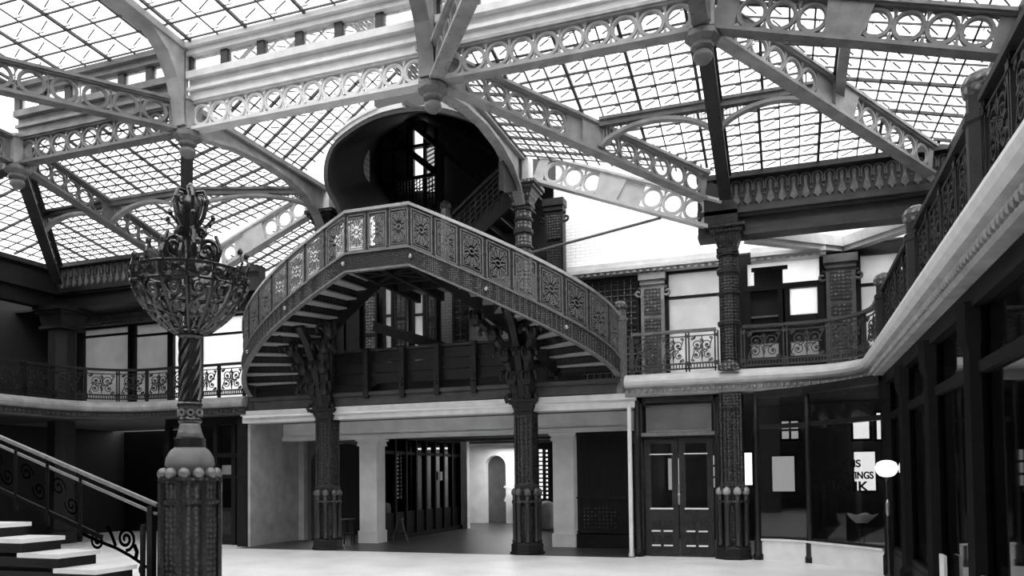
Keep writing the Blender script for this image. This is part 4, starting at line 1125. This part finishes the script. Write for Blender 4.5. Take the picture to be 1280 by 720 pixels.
# glazed dark partition on the left of the passage
gp = thing('glazed_partition', 'long dark glazed shop partition on the left of the passage', 'partition')
m = MB(); m.box(-9.56, -9.5, 17.3, 22.1, 0, .7); m.box(-9.58, -9.48, 17.3, 22.1, 2.2, 2.28); m.box(-9.6, -9.46, 17.3, 22.1, 2.6, 2.7); m.box(-9.58, -9.42, 17.3, 22.1, 0, .12)
m.build('frame', 'shade_wood', gp)
for i in range(9):
    y = 17.3+i*.6; m = MB(); m.box(-9.58, -9.46, y-.04, y+.04, .1, 2.65); m.build('mullion', 'shade_wood', gp)
m = MB(); m.box(-9.54, -9.53, 17.3, 22.1, .7, 2.62); m.build('glass', 'glass_dim', gp)
for i, (ya, yb) in enumerate(((18.7, 19.2), (19.3, 19.8), (20.9, 21.3), (21.5, 21.8))):
    m = MB(); m.box(-9.62, -9.60, ya, yb, 2.32, 2.55); m.build('reflection_strip', 'plaster', gp)  # white strips behind the glass, put in as its reflections
m = MB(); m.box(-9.47, -9.46, 20.6, 20.75, 1.5, 1.75); m.build('notice', 'plaster', gp)
b = MB(); b.box(-9.9, -9.8, 17.3, 22.2, 0, 3); struct('wall_partition_back', b, 'dark')
# passage end with arched door and stair
b = MB(); b.box(-9.75, -9.25, 22.1, 22.3, 0, 2.98); struct('trim_2', b, 'plaster')
b = MB()
ax0, ax1, ah = -9.75, -9.0, 1.95
pts = [(ax0, 0), (ax0, ah)]+[((ax0+ax1)/2-(ax1-ax0)/2*math.cos(PI*i/n), ah+.36*math.sin(PI*i/n)) for i in range(1, n)]+[(ax1, ah), (ax1, 0)]
outer = [(ax0-.9, 0), (ax0-.9, 2.98)]+[(ax0+(ax1-ax0)*i/n, 2.98) for i in range(1, n)]+[(ax1+3.6, 2.98), (ax1+3.6, 0)]
b.add([(x, 24.9, z) for x, z in pts]+[(x, 24.9, z) for x, z in outer], [(i, i+1, k+i+1, k+i) for i in range(k-1)])
b.add([(x, 25.2, z) for x, z in pts]+[(x, 24.9, z) for x, z in pts], [(i, i+1, k+i+1, k+i) for i in range(k-1)])
struct('wall_passage_end', b, 'plaster')
b = MB(); b.box(-10.2, -8.6, 25.4, 25.5, 0, 3); struct('wall_niche', b, 'plaster_dim')
vs_ = thing('vestibule_stair', 'small white stair with sloping rail at the end of the passage', 'stair flight')
m = MB(); m.bar((-8.95, 24.6, 1.25), (-7.6, 24.6, .72), .05, .06); m.build('handrail', 'plaster', vs_)
m = MB(); m.bar((-8.9, 24.6, .9), (-7.6, 24.6, .35), .05, .3); m.build('string_board', 'plaster', vs_)
for i in range(5):
    m = MB(); m.bar((-8.85+i*.28, 24.6, 1.2-i*.11), (-8.85+i*.28, 24.6, .85-i*.11), .03, .03); m.build('baluster', 'plaster', vs_)
# dark lattice window / urn at the right of the passage end
b = MB(); b.box(-7.45, -5.2, 23.0, 23.1, .0, 2.98); struct('wall_passage_screen', b, 'wood')
m = MB()
for i in range(12): m.box(-7.20, -7.10, 22.97, 23.0, .9+i*.13, .98+i*.13); m.box(-6.98, -6.93, 22.97, 23.0, .9+i*.13, .96+i*.13)
o = m.build('window_1', 'daylit'); o['kind'] = 'structure'
m = MB(); m.lathe([(.12, 0), (.2, .05), (.22, .25), (.3, .32), (.36, .55), (.3, .75), (.1, .84), (.01, .85)], (-6.75, 22.2, 0), 14)
tag(m.build('white_urn', 'plaster', None, True), 'white rounded urn on the floor behind the right stair column', 'urn')
# bank grille on the right of the passage
gr = thing('bank_grille', 'tall dark grille filling the passage right of the white pillar', 'grille')
m = MB(); m.box(-4.4, -2.9, 16.85, 16.9, .0, 2.55); m.build('back_panel', 'dark', gr)
m = MB()
for i in range(25): m.box(-4.35+i*.06-.008, -4.35+i*.06+.008, 16.78, 16.8, .35, 2.5)
for z in (.35, 1.1, 2.5): m.box(-4.4, -2.9, 16.77, 16.81, z-.02, z+.02)
m.build('bars', 'iron', gr)
m = MB(); m.box(-4.4, -2.9, 16.74, 16.84, 0, .3); m.build('plinth', 'wood', gr)
m = MB()
for i in range(9):
    for j in range(6):
        if random.random() < .75: m.box(-4.22+i*.085-.018, -4.22+i*.085+.018, 16.75, 16.76, .45+j*.085-.012, .45+j*.085+.012)
m.build('reflection_dots', 'relief_light', gr)  # pale dots set on the grille as glass reflections
# floor stools
def stool(label, x, y, h, s, name='wooden_stool'):
    r = thing(name, label, 'stool', None, (x, y, 0), .3)
    m = MB(); m.lathe([(s, h-.03), (s*1.06, h-.015), (s, h)], n=14); m.build('seat', 'stool', r)
    for k in range(4):
        a = PI/4+k*PI/2; m = MB(); m.tube([(s*.6*math.cos(a), s*.6*math.sin(a), h-.03), (s*1.05*math.cos(a), s*1.05*math.sin(a), 0)], .022, 6); m.build('leg', 'stool', r)
    m = MB()
    for k in range(4):
        a = PI/4+k*PI/2; a2 = a+PI/2; q = s*.85
        m.bar((q*math.cos(a), q*math.sin(a), h*.45), (q*math.cos(a2), q*math.sin(a2), h*.45), .02, .02)
    m.build('rung', 'stool', r)
stool('small wooden stool left of the white pillar', -9.95, 16.35, .62, .17)
tr = thing('folding_trestle', 'dark folding trestle leaning beside the white pillar', 'trestle', None, (-8.95, 17.1, 0))
for sx in (-1, 1):
    m = MB(); m.tube([(sx*.04, 0, .58), (sx*.22, 0, 0)], .02, 5); m.build('leg', 'stool', tr)
m = MB(); m.box(-.12, .12, -.02, .02, .28, .32); m.box(-.08, .08, -.06, .06, .56, .6); m.build('crossbar', 'stool', tr)

# ------------------------------------------------------------------ glazed double doors and shop front
dd = thing('double_door', 'dark wooden double doors with tall glass panes, left of the door column', 'door')
y = YC+.1
DX0, DX1 = -2.72, -1.22
m = MB(); m.box(DX0-.06, DX0+.07, y-.1, y+.12, 0, 3.12); m.box(DX1-.07, DX1+.06, y-.1, y+.12, 0, 3.12); m.box(DX0, DX1, y-.1, y+.1, 2.32, 2.42); m.box(DX0, DX1, y-.1, y+.1, 3.0, 3.12); m.build('frame', 'wood_mid', dd)
for x in (DX0-.02, DX1+.02):
    m = MB(); m.lathe([(.09, 0), (.09, .12), (.06, .16), (.055, 2.2), (.08, 2.25), (.08, 2.4), (.05, 2.45), (.05, 3.05)], (x, y-.14, 0), 8); m.build('colonette', 'iron', dd, True)
m = MB(); m.box(DX0-.05, DX1+.05, y-.16, y-.1, 2.34, 2.41); m.build('transom_bar', 'iron_rail', dd)
m = MB(); m.box(DX0+.12, DX1-.12, y, y+.01, 2.46, 2.96); m.build('transom_glass', 'glass', dd)
m = MB(); m.box(DX0+.12, DX1-.12, y+.04, y+.05, 2.40, 2.96); m.build('transom_reflection', 'wall_grey', dd); dd['kind'] = 'thing'  # grey sheet behind the glass, painted in as its reflection
for k in range(2):
    xa = DX0+.09+k*.665; xb_ = xa+.645
    m = MB(); m.box(xa, xa+.12, y-.03, y+.03, .02, 2.3); m.box(xb_-.12, xb_, y-.03, y+.03, .02, 2.3); m.box(xa+.12, xb_-.12, y-.03, y+.03, 2.2, 2.3)
    m.box(xa+.12, xb_-.12, y-.03, y+.03, .02, .93)
    lf = m.build('leaf', 'wood_mid', dd)
    for (zz0, zz1) in ((.22, .40), (.50, .68)):
        for (q0, q1) in ((xa+.13, (xa+xb_)/2-.04), ((xa+xb_)/2+.04, xb_-.13)):
            m = MB()
            m.box(q0, q1, y-.045, y-.03, zz1-.02, zz1); m.box(q0, q0+.02, y-.045, y-.03, zz0, zz1); m.box(q1-.02, q1, y-.045, y-.03, zz0, zz1)
            m.box(q0+.05, q1-.05, y-.05, y-.03, zz0+.06, zz1-.05); m.build('raised_panel', 'wood_mid', lf)
            m = MB(); m.box(q0-.01, q1+.01, y-.06, y-.03, zz0-.02, zz0+.01); m.build('panel_ledge', 'marble', lf)
    m = MB(); m.box(xa+.1, xb_-.1, y-.06, y-.02, .915, .945); m.box(xa+.1, xb_-.1, y-.05, y-.02, 1.98, 2.0); m.build('glazing_bead', 'marble', lf)
    m = MB(); m.box(xa+.12, xb_-.12, y, y+.008, .94, 2.2); m.build('pane', 'glass', lf)
m = MB(); m.box(-1.99, -1.955, y-.05, y-.03, 1.0, 1.4); m.ball((-1.97, y-.07, 1.2), .035, 8, 5); m.build('handle', 'handrail', dd)
# white pipe jamb
m = MB(); m.lathe([(.045, 0), (.045, 2.98)], (-2.9, YC-.02, 0), 8); m.lathe([(.06, .0), (.06, .06)], (-2.9, YC-.02, 0), 8); m.tube([(-2.9, YC-.02, 2.9), (-2.93, YC-.03, 3.02), (-3.0, YC-.03, 3.06), (-12, YC-.14, 3.06)], .03, 6)
tag(m.build('white_pipe', 'marble'), 'white vertical pipe between the passage and the double doors', 'pipe')

# room behind the doors and the bank window
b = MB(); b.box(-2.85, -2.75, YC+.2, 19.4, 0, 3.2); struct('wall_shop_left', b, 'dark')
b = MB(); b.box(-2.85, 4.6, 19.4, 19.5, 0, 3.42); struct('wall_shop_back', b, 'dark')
def daylit(x0, x1, y, z0, z1, label, material='daylit', cols=1, rows=1, name='shop_window'):
    r = thing(name, label, 'window', 'bright windows seen through the shop glass')
    m = MB(); m.box(x0, x1, y, y+.02, z0, z1); m.build('pane', material, r)
    m = MB()
    for i in range(cols+1): xx = x0+(x1-x0)*i/cols; m.box(xx-.025, xx+.025, y-.05, y+.04, z0-.02, z1+.02)
    for j in range(rows+1): zz = z0+(z1-z0)*j/rows; m.box(x0-.02, x1+.02, y-.05, y+.04, zz-.025, zz+.025)
    m.build('frame', 'wood', r)
daylit(-3.05+.35, -2.35, 18.9, 1.2, 2.0, 'bright window seen through the left door leaf', 'daylit_dim')
daylit(-1.72, -1.42, 18.9, 1.25, 2.05, 'small gridded window seen through the right door leaf', 'daylit_dim', 2, 3)
daylit(-.33, .2, 18.9, 1.15, 2.0, 'frosted pane in the bank interior right of the door column', 'daylit_dim')
daylit(-1.0+.05, -.72, 18.9, 1.3, 2.1, 'narrow bright window beside the door column, inside the bank', 'daylit')
daylit(1.38, 1.85, 18.6, 1.17, 2.06, 'brightest bank window, behind the dark lettering', 'daylit')
daylit(1.38, 1.75, 18.6, 2.3, 2.75, 'square bright window above the bank lettering', 'daylit')
daylit(1.85, 1.98, 18.6, 2.28, 2.9, 'slim bright window right of the square one', 'daylit')
daylit(-.1, .3, 18.9, 2.35, 2.8, 'gridded pane high in the bank interior', 'daylit_dim', 2, 2)

# curved bank shop front
sf_pts = [(X3+.42, YC-.06), (-.1, YC-.10), (.35, 14.88), (.93, 14.23), (1.47, 13.55)]
bf = thing('bank_shop_front', 'curved plate glass bank front with white base, right of the door column', 'shop front')
P = edge_path(sf_pts)
m = MB(); m.sweep(P, [(-.08, 0), (.06, 0), (.06, .34), (.1, .36), (.1, .39), (-.08, .39)]); m.build('white_base', 'marble', bf)
m = MB(); m.sweep(P, [(-.06, .39), (.05, .39), (.05, .43), (-.06, .43)]); m.sweep(P, [(-.06, 2.42), (.05, 2.42), (.05, 2.5), (-.06, 2.5)]); m.sweep(P, [(-.1, 3.0), (.08, 3.0), (.08, 3.14), (-.1, 3.14)]); m.build('frame', 'wood', bf)
m = MB(); m.sweep(P, [(-.006, .42), (.006, .42), (.006, 3.0), (-.006, 3.0)]); m.build('glass', 'glass', bf)
for (x, yy) in (sf_pts[0], sf_pts[2], sf_pts[4]):
    m = MB(); m.lathe([(.09, 0), (.09, .1), (.07, .12), (.07, .4), (.05, .44), (.045, 2.3), (.06, 2.34), (.06, 2.44), (.045, 2.5), (.045, 3.1)], (x+.02, yy-.06, 0), 8); m.build('colonette', 'iron', bf, True)
# lettering on the glass between the last two posts
def lettering(txt, size, u, z, sx=1.):
    a, c = V(sf_pts[2]), V(sf_pts[4]); d = (c-a).normalized()
    cu = bpy.data.curves.new('lettering', 'FONT'); cu.body = txt; cu.size = size; cu.extrude = .004; cu.offset = .004; cu.align_x = 'CENTER'
    o = bpy.data.objects.new('lettering_source', cu); COL.objects.link(o)
    me = bpy.data.meshes.new_from_object(o); bpy.data.objects.remove(o); bpy.data.curves.remove(cu)
    me.materials.clear(); me.materials.append(M['letter']); me.name = 'lettering'
    o = bpy.data.objects.new('lettering', me); COL.objects.link(o)
    p = a.lerp(c, u); n = V((d.y, -d.x))
    o.matrix_world = Matrix.Translation((p.x+n.x*.06, p.y+n.y*.06, z)) @ Matrix.Rotation(math.atan2(d.y, d.x), 4, 'Z') @ Matrix.Rotation(PI/2, 4, 'X') @ Matrix.Diagonal((sx, 1, 1, 1))
    o.parent = bf
lettering('ILLINOIS', .17, .50, 1.68, 1.35); lettering('SAVINGS', .16, .70, 1.49, 1.1); lettering('BANK', .22, .58, 1.29, 1.5)

# right shop fronts under the balcony (deep shade)
rs = thing('shop_front', 'dark shop front in deep shade under the right balcony', 'shop front')
xx = XBR+.12
ys = [13.3, 11.4, 9.4, 7.4, 5.4, 3.4]
m = MB(); m.box(xx-.06, xx+.06, 3.4, 13.4, .38, .46); m.box(xx-.06, xx+.06, 3.4, 13.4, 2.4, 2.5); m.box(xx-.1, xx+.1, 3.4, 13.4, 2.95, 3.14); m.build('frame', 'shade_wood', rs)
m = MB(); m.box(xx-.07, xx+.05, 3.4, 13.4, 0, .38); m.build('base', 'shade_wood', rs)
for ya, yb in ((8.9, 9.15), (7.1, 7.3)):
    m = MB(); m.box(xx-.09, xx-.06, ya, yb, 0, .74); m.build('marble_plinth', 'marble', rs)
m = MB(); m.box(xx-.006, xx+.006, 3.4, 13.4, .45, 2.98); m.build('glass', 'glass_dim', rs)
for yy in ys:
    m = MB(); m.lathe([(.15, 0), (.15, .3), (.12, .35), (.11, 2.6), (.15, 2.7), (.15, 3.0)], (xx-.04, yy, 0), 8); m.build('post', 'shade_wood', rs)
b = MB(); b.box(3.4, 3.5, 1.5, 19.4, 0, 3.2); struct('wall_shop_right', b, 'shade_wood')
# gas lamp with opal shade on a slim post
gl = thing('gas_lamp', 'white flower-shaped glass gas lamp on a slim post before the bank front', 'lamp', None, (1.41, 12.8, -.06))
m = MB(); m.lathe([(.07, .06), (.07, .11), (.025, .15), (.02, .8), (.035, .84), (.02, .9), (.018, 1.5), (.035, 1.53), (.018, 1.56), (.018, 1.64)], n=8); m.build('post', 'iron_mid', gl, True)
m = MB()
prof = [(.04, 1.58), (.09, 1.60), (.13, 1.65), (.145, 1.72), (.12, 1.79), (.07, 1.82), (.02, 1.83)]
n = 24; vs = []; fs = []
for (r, z) in prof:
    for k in range(n):
        a = 2*PI*k/n; q = r*(1+.1*math.cos(6*a)); vs.append((q*math.cos(a), q*math.sin(a), z))
for i in range(len(prof)-1):
    for k in range(n): fs.append((i*n+k, i*n+(k+1) % n, (i+1)*n+(k+1) % n, (i+1)*n+k))
fs.append(tuple(range(n-1, -1, -1))); fs.append(tuple((len(prof)-1)*n+k for k in range(n)))
m.add(vs, fs); m.build('glass_shade', 'globe', gl, True)
m = MB(); m.lathe([(.012, 1.0), (.03, 1.04), (.03, 1.2), (.012, 1.25)], (0, -.03, 0), 8); m.build('valve', 'handrail', gl)
# white bowl shape added for the gas lamp shade's reflection in the bank window
fb = thing('reflection_bowl', 'white bowl shape on a dark stand, added as the gas lamp reflection in the bank window', 'bowl', None, (1.22, 14.85, 0))
m = MB(); n = 24; vs = []; fs = []; prof = [(.02, .70), (.1, .72), (.2, .8), (.24, .86)]
for (r, z) in prof:
    for k in range(n):
        a = 2*PI*k/n; q = r*(1+.14*math.cos(5*a)); vs.append((q*math.cos(a), q*math.sin(a), z+.02*math.cos(5*a)))
for i in range(len(prof)-1):
    for k in range(n): fs.append((i*n+k, i*n+(k+1) % n, (i+1)*n+(k+1) % n, (i+1)*n+k))
fs.append(tuple(range(n-1, -1, -1)))
m.add(vs, fs); m.build('bowl', 'marble', fb, True)
m = MB(); m.lathe([(.16, 0), (.16, .04), (.04, .08), (.04, .62), (.1, .71)], n=10); m.build('stand', 'iron', fb, True)

# ------------------------------------------------------------------ left ground floor
ls = thing('shop_front', 'dark wooden shop front at the left, behind the lamp standard', 'shop front')
y = 15.75
m = MB(); m.box(-14.85, -12.3, y, y+.1, 0, .9); m.box(-14.85, -12.3, y-.04, y+.1, 1.62, 1.7); m.box(-14.85, -12.3, y-.05, y+.1, 2.15, 2.25); m.box(-14.85, -12.3, y-.05, y+.1, 2.95, 3.15)
for x in (-14.8, -14.0, -13.3, -12.75, -12.4): m.box(x-.06, x+.06, y-.06, y+.1, 0, 3.0)
m.build('frame', 'wood', ls)
m = MB()
for x in (-13.65, -13.0): m.box(x-.2, x+.2, y-.02, y+.02, .25, .8)
m.build('panel', 'wood_mid', ls)
m = MB(); m.box(-14.8, -12.35, y+.04, y+.05, .9, 3.0); m.build('glass', 'glass', ls)
m = MB(); m.box(-13.2, -12.88, y+.08, y+.09, 1.72, 1.95); m.box(-12.66, -12.48, y+.08, y+.09, 1.72, 1.95); m.build('bright_pane', 'plaster', ls)
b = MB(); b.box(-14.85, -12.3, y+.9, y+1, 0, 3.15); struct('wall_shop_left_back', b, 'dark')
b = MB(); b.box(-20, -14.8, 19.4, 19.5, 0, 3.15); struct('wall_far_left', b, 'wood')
b = MB(); b.box(-12.36, -12.1, YC+.08, YC+.55, 0, 3.1); struct('trim_3', b, 'wood')
dl_ = thing('dark_door', 'dark panelled door at the far left under the balcony', 'door')
m = MB(); m.box(-18.2, -16.2, 19.3, 19.4, 0, 2.6); m.build('leaf', 'wood', dl_)
m = MB()
for x in (-18.2, -17.2, -16.2): m.box(x-.08, x+.08, 19.2, 19.32, 0, 2.7)
m.box(-18.2, -16.2, 19.2, 19.32, 1.65, 1.75); m.build('frame', 'wood_mid', dl_)

# ------------------------------------------------------------------ tie rod
m = MB(); m.tube([(X2+.18, YC-.1, 6.2), (-2.2, YC-.05, 6.62)], .028, 6)
tag(m.build('tie_rod', 'iron_rail'), 'thin sloping tie rod from the right stair column to the white girder', 'tie rod')
m = MB(); m.tube([(-6.6, 15.0, 5.6), (-5.25, 14.95, 4.9)], .015, 5)
tag(m.build('tie_rod', 'handrail'), 'short bright tie rod under the right stair flight', 'tie rod')

# ------------------------------------------------------------------ lamp standard
LX, LY = -6.14, 6.85
lp = thing('lamp_standard', 'tall ornate iron lamp standard with a scrolled bowl and crown, at the left', 'lamp', None, (LX, LY, 0))
m = MB(); m.lathe([(.36, 0), (.36, .12), (.31, .16), (.31, 1.34), (.335, 1.345), (.335, 1.375), (.31, 1.38), (.31, 1.58), (.345, 1.59), (.345, 1.62), (.3, 1.63)], n=8, rot=PI/8); m.build('pier', 'relief', lp)
for k in range(8):
    a = 2*PI*k/8+PI/8
    m = MB(); m.lathe([(.035, .16), (.035, 1.58)], (.31*math.cos(a), .31*math.sin(a), 0), 6); m.build('corner_rib', 'lamp_iron', lp)
for k in range(12):
    a = 2*PI*k/12
    m = MB(); m.ball((.275*math.cos(a), .275*math.sin(a), 1.665), .062, 8, 6, 1.1); m.build('ball_ornament', 'iron_rail', lp, True)
m = MB(); m.lathe([(.24, 1.62), (.24, 1.74), (.255, 1.76), (.25, 1.80), (.245, 1.84), (.2, 1.92), (.16, 1.95)], n=20); m.build('bell', 'grey', lp, True)
m = MB(); m.lathe([(.15, 1.94), (.16, 1.96), (.16, 2.05), (.14, 2.06)], n=16); m.build('neck_ring', 'lamp_iron', lp)
m = MB(); m.lathe([(.145, 2.05), (.125, 2.12), (.11, 2.18), (.105, 2.24)], n=16); m.build('lower_neck', 'iron_rail', lp, True)
m = MB(); m.lathe([(.115, 2.22), (.13, 2.25), (.115, 2.27), (.10, 2.33), (.12, 2.38), (.135, 2.42), (.12, 2.45)], n=14); m.build('collar', 'lamp_iron', lp, True)
for k in range(8):
    a = 2*PI*k/8; m = MB(); m.ring((.115*math.cos(a), .115*math.sin(a), 2.33), .02, .04, .03, 10, (V((-math.sin(a), math.cos(a), 0)), V((0, 0, 1)), V((math.cos(a), math.sin(a), 0)))); m.build('collar_ring', 'iron_rail', lp)
m = MB(); m.lathe([(.1, 2.44), (.1, 3.16)], n=14); m.build('shaft', 'lamp_iron', lp)
for k in range(8):
    m = MB(); pts = []
    for i in range(25):
        u = i/24; a = 2*PI*k/8+u*PI*1.1; pts.append((.105*math.cos(a), .105*math.sin(a), 2.46+.68*u))
    m.tube(pts, .018, 5); m.build('twisted_rib', 'lamp_iron', lp)
m = MB(); m.lathe([(.11, 3.14), (.13, 3.17), (.13, 3.22), (.11, 3.24)], n=14); m.build('shaft_cap', 'lamp_iron', lp)
# bowl
RB = .60
def bowl_r(z):
    u = max(0., min(1., (z-3.2)/.66)); return .14+(RB-.14)*math.sin(u*PI/2)**.8
def bpt(a, z, o=0.): r = bowl_r(z)+o; return V((r*math.cos(a), r*math.sin(a), z))
NB = 14
for k in range(NB):
    a0 = 2*PI*k/NB
    m = MB(); m.tube([bpt(a0, 3.2+.66*i/12) for i in range(13)], .02, 5); m.build('bowl_rib', 'lamp_iron', lp)
    m = MB()
    def wrap(u, z): return bpt(a0+u/max(.25, bowl_r(z)), z, .012)
    for (cz, r, t, s, cu) in ((3.60, .085, 1.6, 1, .11), (3.77, .055, 1.3, -1, .05), (3.77, .055, 1.3, 1, .18), (3.43, .06, 1.4, -1, .07), (3.33, .04, 1.2, 1, .05)):
        m.tube([wrap(cu+p[0], p[2]) for p in scroll((0, cz), r, t, PI/2*s, s, 16)], .021, 4)
    m.tube([wrap(.02+.16*i/6, 3.36+.30*i/6+.04*math.sin(i)) for i in range(7)], .02, 4)
    m.tube([wrap(.03+.02*math.sin(i*1.5), 3.24+.25*i/6) for i in range(7)], .018, 4)
    m.build('bowl_scroll', 'lamp_iron', lp)
for z, r in ((3.86, .02), (3.70, .014), (3.24, .018)):
    m = MB(); m.tube([bpt(2*PI*i/48, z) for i in range(48)], r, 5, True); m.build('bowl_hoop', 'lamp_iron', lp)
for k in range(22):
    a = 2*PI*(k+.5)/22; p = bpt(a, 3.87, .0)
    if k % 11 in (0, 1, 5, 6, 7, 8):
        m = MB(); m.tube([p, p+V((.03*math.cos(a), .03*math.sin(a), .08)), p+V((.01*math.cos(a+1), .01*math.sin(a+1), .16))], .014, 5); m.ball(p+V((0, 0, .2)), .03, 7, 5, 1.4); m.build('candle_arm', 'lamp_iron', lp)
# crown
m = MB(); m.lathe([(.07, 3.2), (.05, 3.6), (.05, 4.1), (.06, 4.35), (.1, 4.5), (.13, 4.62), (.11, 4.7), (.04, 4.74), (.035, 4.8), (.045, 4.84), (.01, 4.88)], n=10); m.build('crown_stem', 'lamp_iron', lp, True)
for k in range(6):
    a = 2*PI*k/6+.33; d = V((math.cos(a), math.sin(a), 0))
    m = MB()
    def cr(p): return d*p[0]+V((0, 0, p[2]))
    m.tube([cr(p) for p in scroll((.19, 4.12), .14, 1.9, -PI/2, 1, 26)], .026, 5)
    m.tube([cr(p) for p in scroll((.13, 4.31), .075, 1.5, -PI/2, -1, 18)], .022, 5)
    m.tube([cr(p) for p in ((.06, 0, 3.9), (.2, 0, 3.92), (.3, 0, 3.98), (.34, 0, 4.12), (.28, 0, 4.28))], .02, 5)
    m.tube([cr(p) for p in ((.05, 0, 4.3), (.16, 0, 4.38), (.24, 0, 4.46))], .013, 5); m.ball(cr((.25, 0, 4.48)), .028, 6, 4, 1.3)
    m.tube([cr(p) for p in ((.06, 0, 4.35), (.15, 0, 4.5), (.19, 0, 4.68), (.15, 0, 4.78), (.07, 0, 4.77), (.04, 0, 4.7))], .022, 5)
    m.tube([cr(p) for p in scroll((.1, 4.66), .06, 1.3, PI/2, -1, 16)], .013, 5)
    m.build('crown_scroll', 'lamp_iron', lp)

# ------------------------------------------------------------------ marble stair at the lower left
stc = thing('marble_staircase', 'white marble steps climbing left beside the lamp standard', 'staircase')
rise, run = .145, .5
for k in range(-4, 12):
    zt = .72+rise*k; xr = -6.44-run*k
    m = MB(); m.box(-13, xr-.04, 5.95, 6.4, max(0, zt-rise), zt-.045); m.build('step_block', 'wood', stc)
    m = MB(); m.box(xr-run-.06, xr, 5.9, 6.42, zt-.045, zt); m.build('tread', 'marble', stc)
hr = thing('stair_railing', 'dark iron railing with double handrail beside the marble steps', 'railing')
sl = .34
def hz(x): return 1.33+(-6.42-x)*sl
for dz, dy in ((.0, 0), (-.1, 0)):
    m = MB(); m.tube([(-6.42, 6.68+dy, hz(-6.42)+dz), (-12, 6.68+dy, hz(-12)+dz)], .026 if dz == 0 else .018, 6); m.build('handrail', 'iron_rail', hr)
m = MB(); m.bar((-7.2, 6.68, hz(-7.2)-.62), (-12, 6.68, hz(-12)-.62), .03, .05); m.build('bottom_rail', 'shade_wood', hr)
for i in range(10):
    x = -7.5-i*.5
    m = MB(); m.lathe([(.022, hz(x)-.78), (.035, hz(x)-.72), (.018, hz(x)-.6), (.018, hz(x)-.05)], (x, 6.66, 0), 6); m.build('baluster', 'shade_wood', hr)
    m = MB(); m.T = (lambda x0: (lambda p: V((x0+p.x, 6.68, hz(x0)-.36+p.z-p.x*sl))))(x-.25)
    m.tube(scroll((-.1, .08), .11, 1.6, 0, 1, 18), .014, 4); m.tube(scroll((.1, -.06), .11, 1.6, PI, 1, 18), .014, 4); m.build('scroll', 'iron', hr)
# scroll bracket and its post
br = thing('scroll_bracket', 'wrought iron scroll bracket between the lowest steps and the lamp standard', 'bracket')
m = MB(); m.box(-6.64, -6.60, 6.66, 6.70, .5, 1.12); m.box(-6.54, -6.47, 6.65, 6.72, .4, 1.32); m.build('post', 'iron', br)
m = MB(); m.T = lambda p: V((p.x, 6.68, p.z))
m.tube(scroll((-6.86, .96), .13, 1.9, -PI/2, 1, 26), .020, 5); m.tube(scroll((-7.26, .93), .10, 1.7, PI/2, 1, 22), .017, 5)
m.tube([(-7.52, 0, 1.02), (-7.25, 0, .93), (-7.0, 0, .86), (-6.8, 0, .78), (-6.62, 0, .69)], .02, 5)
m.tube([(-7.12, 0, 1.1), (-7.06, 0, 1.0), (-7.0, 0, .88)], .024, 5)
m.tube(scroll((-6.62, .62), .07, 1.3, 0, 1, 14), .016, 5)
m.tube([(-6.74, 0, .90), (-6.70, 0, .82), (-6.72, 0, .74)], .03, 5)
m.build('scroll', 'iron', br)

# ------------------------------------------------------------------ light, world, camera
w = bpy.data.worlds.new('overcast sky'); SC.world = w; w.use_nodes = True
bg = w.node_tree.nodes['Background']; bg.inputs[0].default_value = (1, 1, 1, 1); bg.inputs[1].default_value = 1.0
sun = bpy.data.lights.new('hazy_sun', 'SUN'); sun.energy = .8; sun.angle = .6
so = bpy.data.objects.new('hazy_sun', sun); COL.objects.link(so); so.rotation_euler = (math.radians(32), math.radians(12), 0)
al = bpy.data.lights.new('vestibule_daylight_fill', 'AREA'); al.energy = 28; al.shape = 'RECTANGLE'; al.size = 2.4; al.size_y = 1.6  # added area light standing in for daylight in the vestibule
ao = bpy.data.objects.new('vestibule_daylight_fill', al); COL.objects.link(ao); ao.location = (-8.2, 23.8, 2.55)

f, HV, PITCH, ROLL, YAW = 973.1088, 595.001, .0339, .0119, .3383
cam = bpy.data.cameras.new('camera'); co = bpy.data.objects.new('camera', cam); COL.objects.link(co)
cam.sensor_width = 36; cam.sensor_fit = 'HORIZONTAL'; cam.lens = f*36/1280
pv = HV-f*math.tan(PITCH)
cam.shift_y = (pv-360)/1280; cam.clip_start = .05; cam.clip_end = 200
R = Matrix.Rotation(YAW, 4, 'Z') @ Matrix.Rotation(PI/2+PITCH, 4, 'X') @ Matrix.Rotation(-ROLL, 4, 'Z')
co.matrix_world = Matrix.Translation((0, 0, 1.6)) @ R
SC.camera = co
SC.view_settings.view_transform = 'Standard'; SC.view_settings.look = 'None'; SC.view_settings.gamma = 1; SC.view_settings.use_curve_mapping = False
SC.view_settings.exposure = 1.85
SC.cycles.use_denoising = True
SC.cycles.max_bounces = 8; SC.cycles.transparent_max_bounces = 16; SC.cycles.diffuse_bounces = 4
SC.cycles.sample_clamp_indirect = 6

# every mesh gets consistent outward normals
import bmesh
for me in bpy.data.meshes:
    bm = bmesh.new(); bm.from_mesh(me); bmesh.ops.recalc_face_normals(bm, faces=bm.faces); bm.to_mesh(me); bm.free()
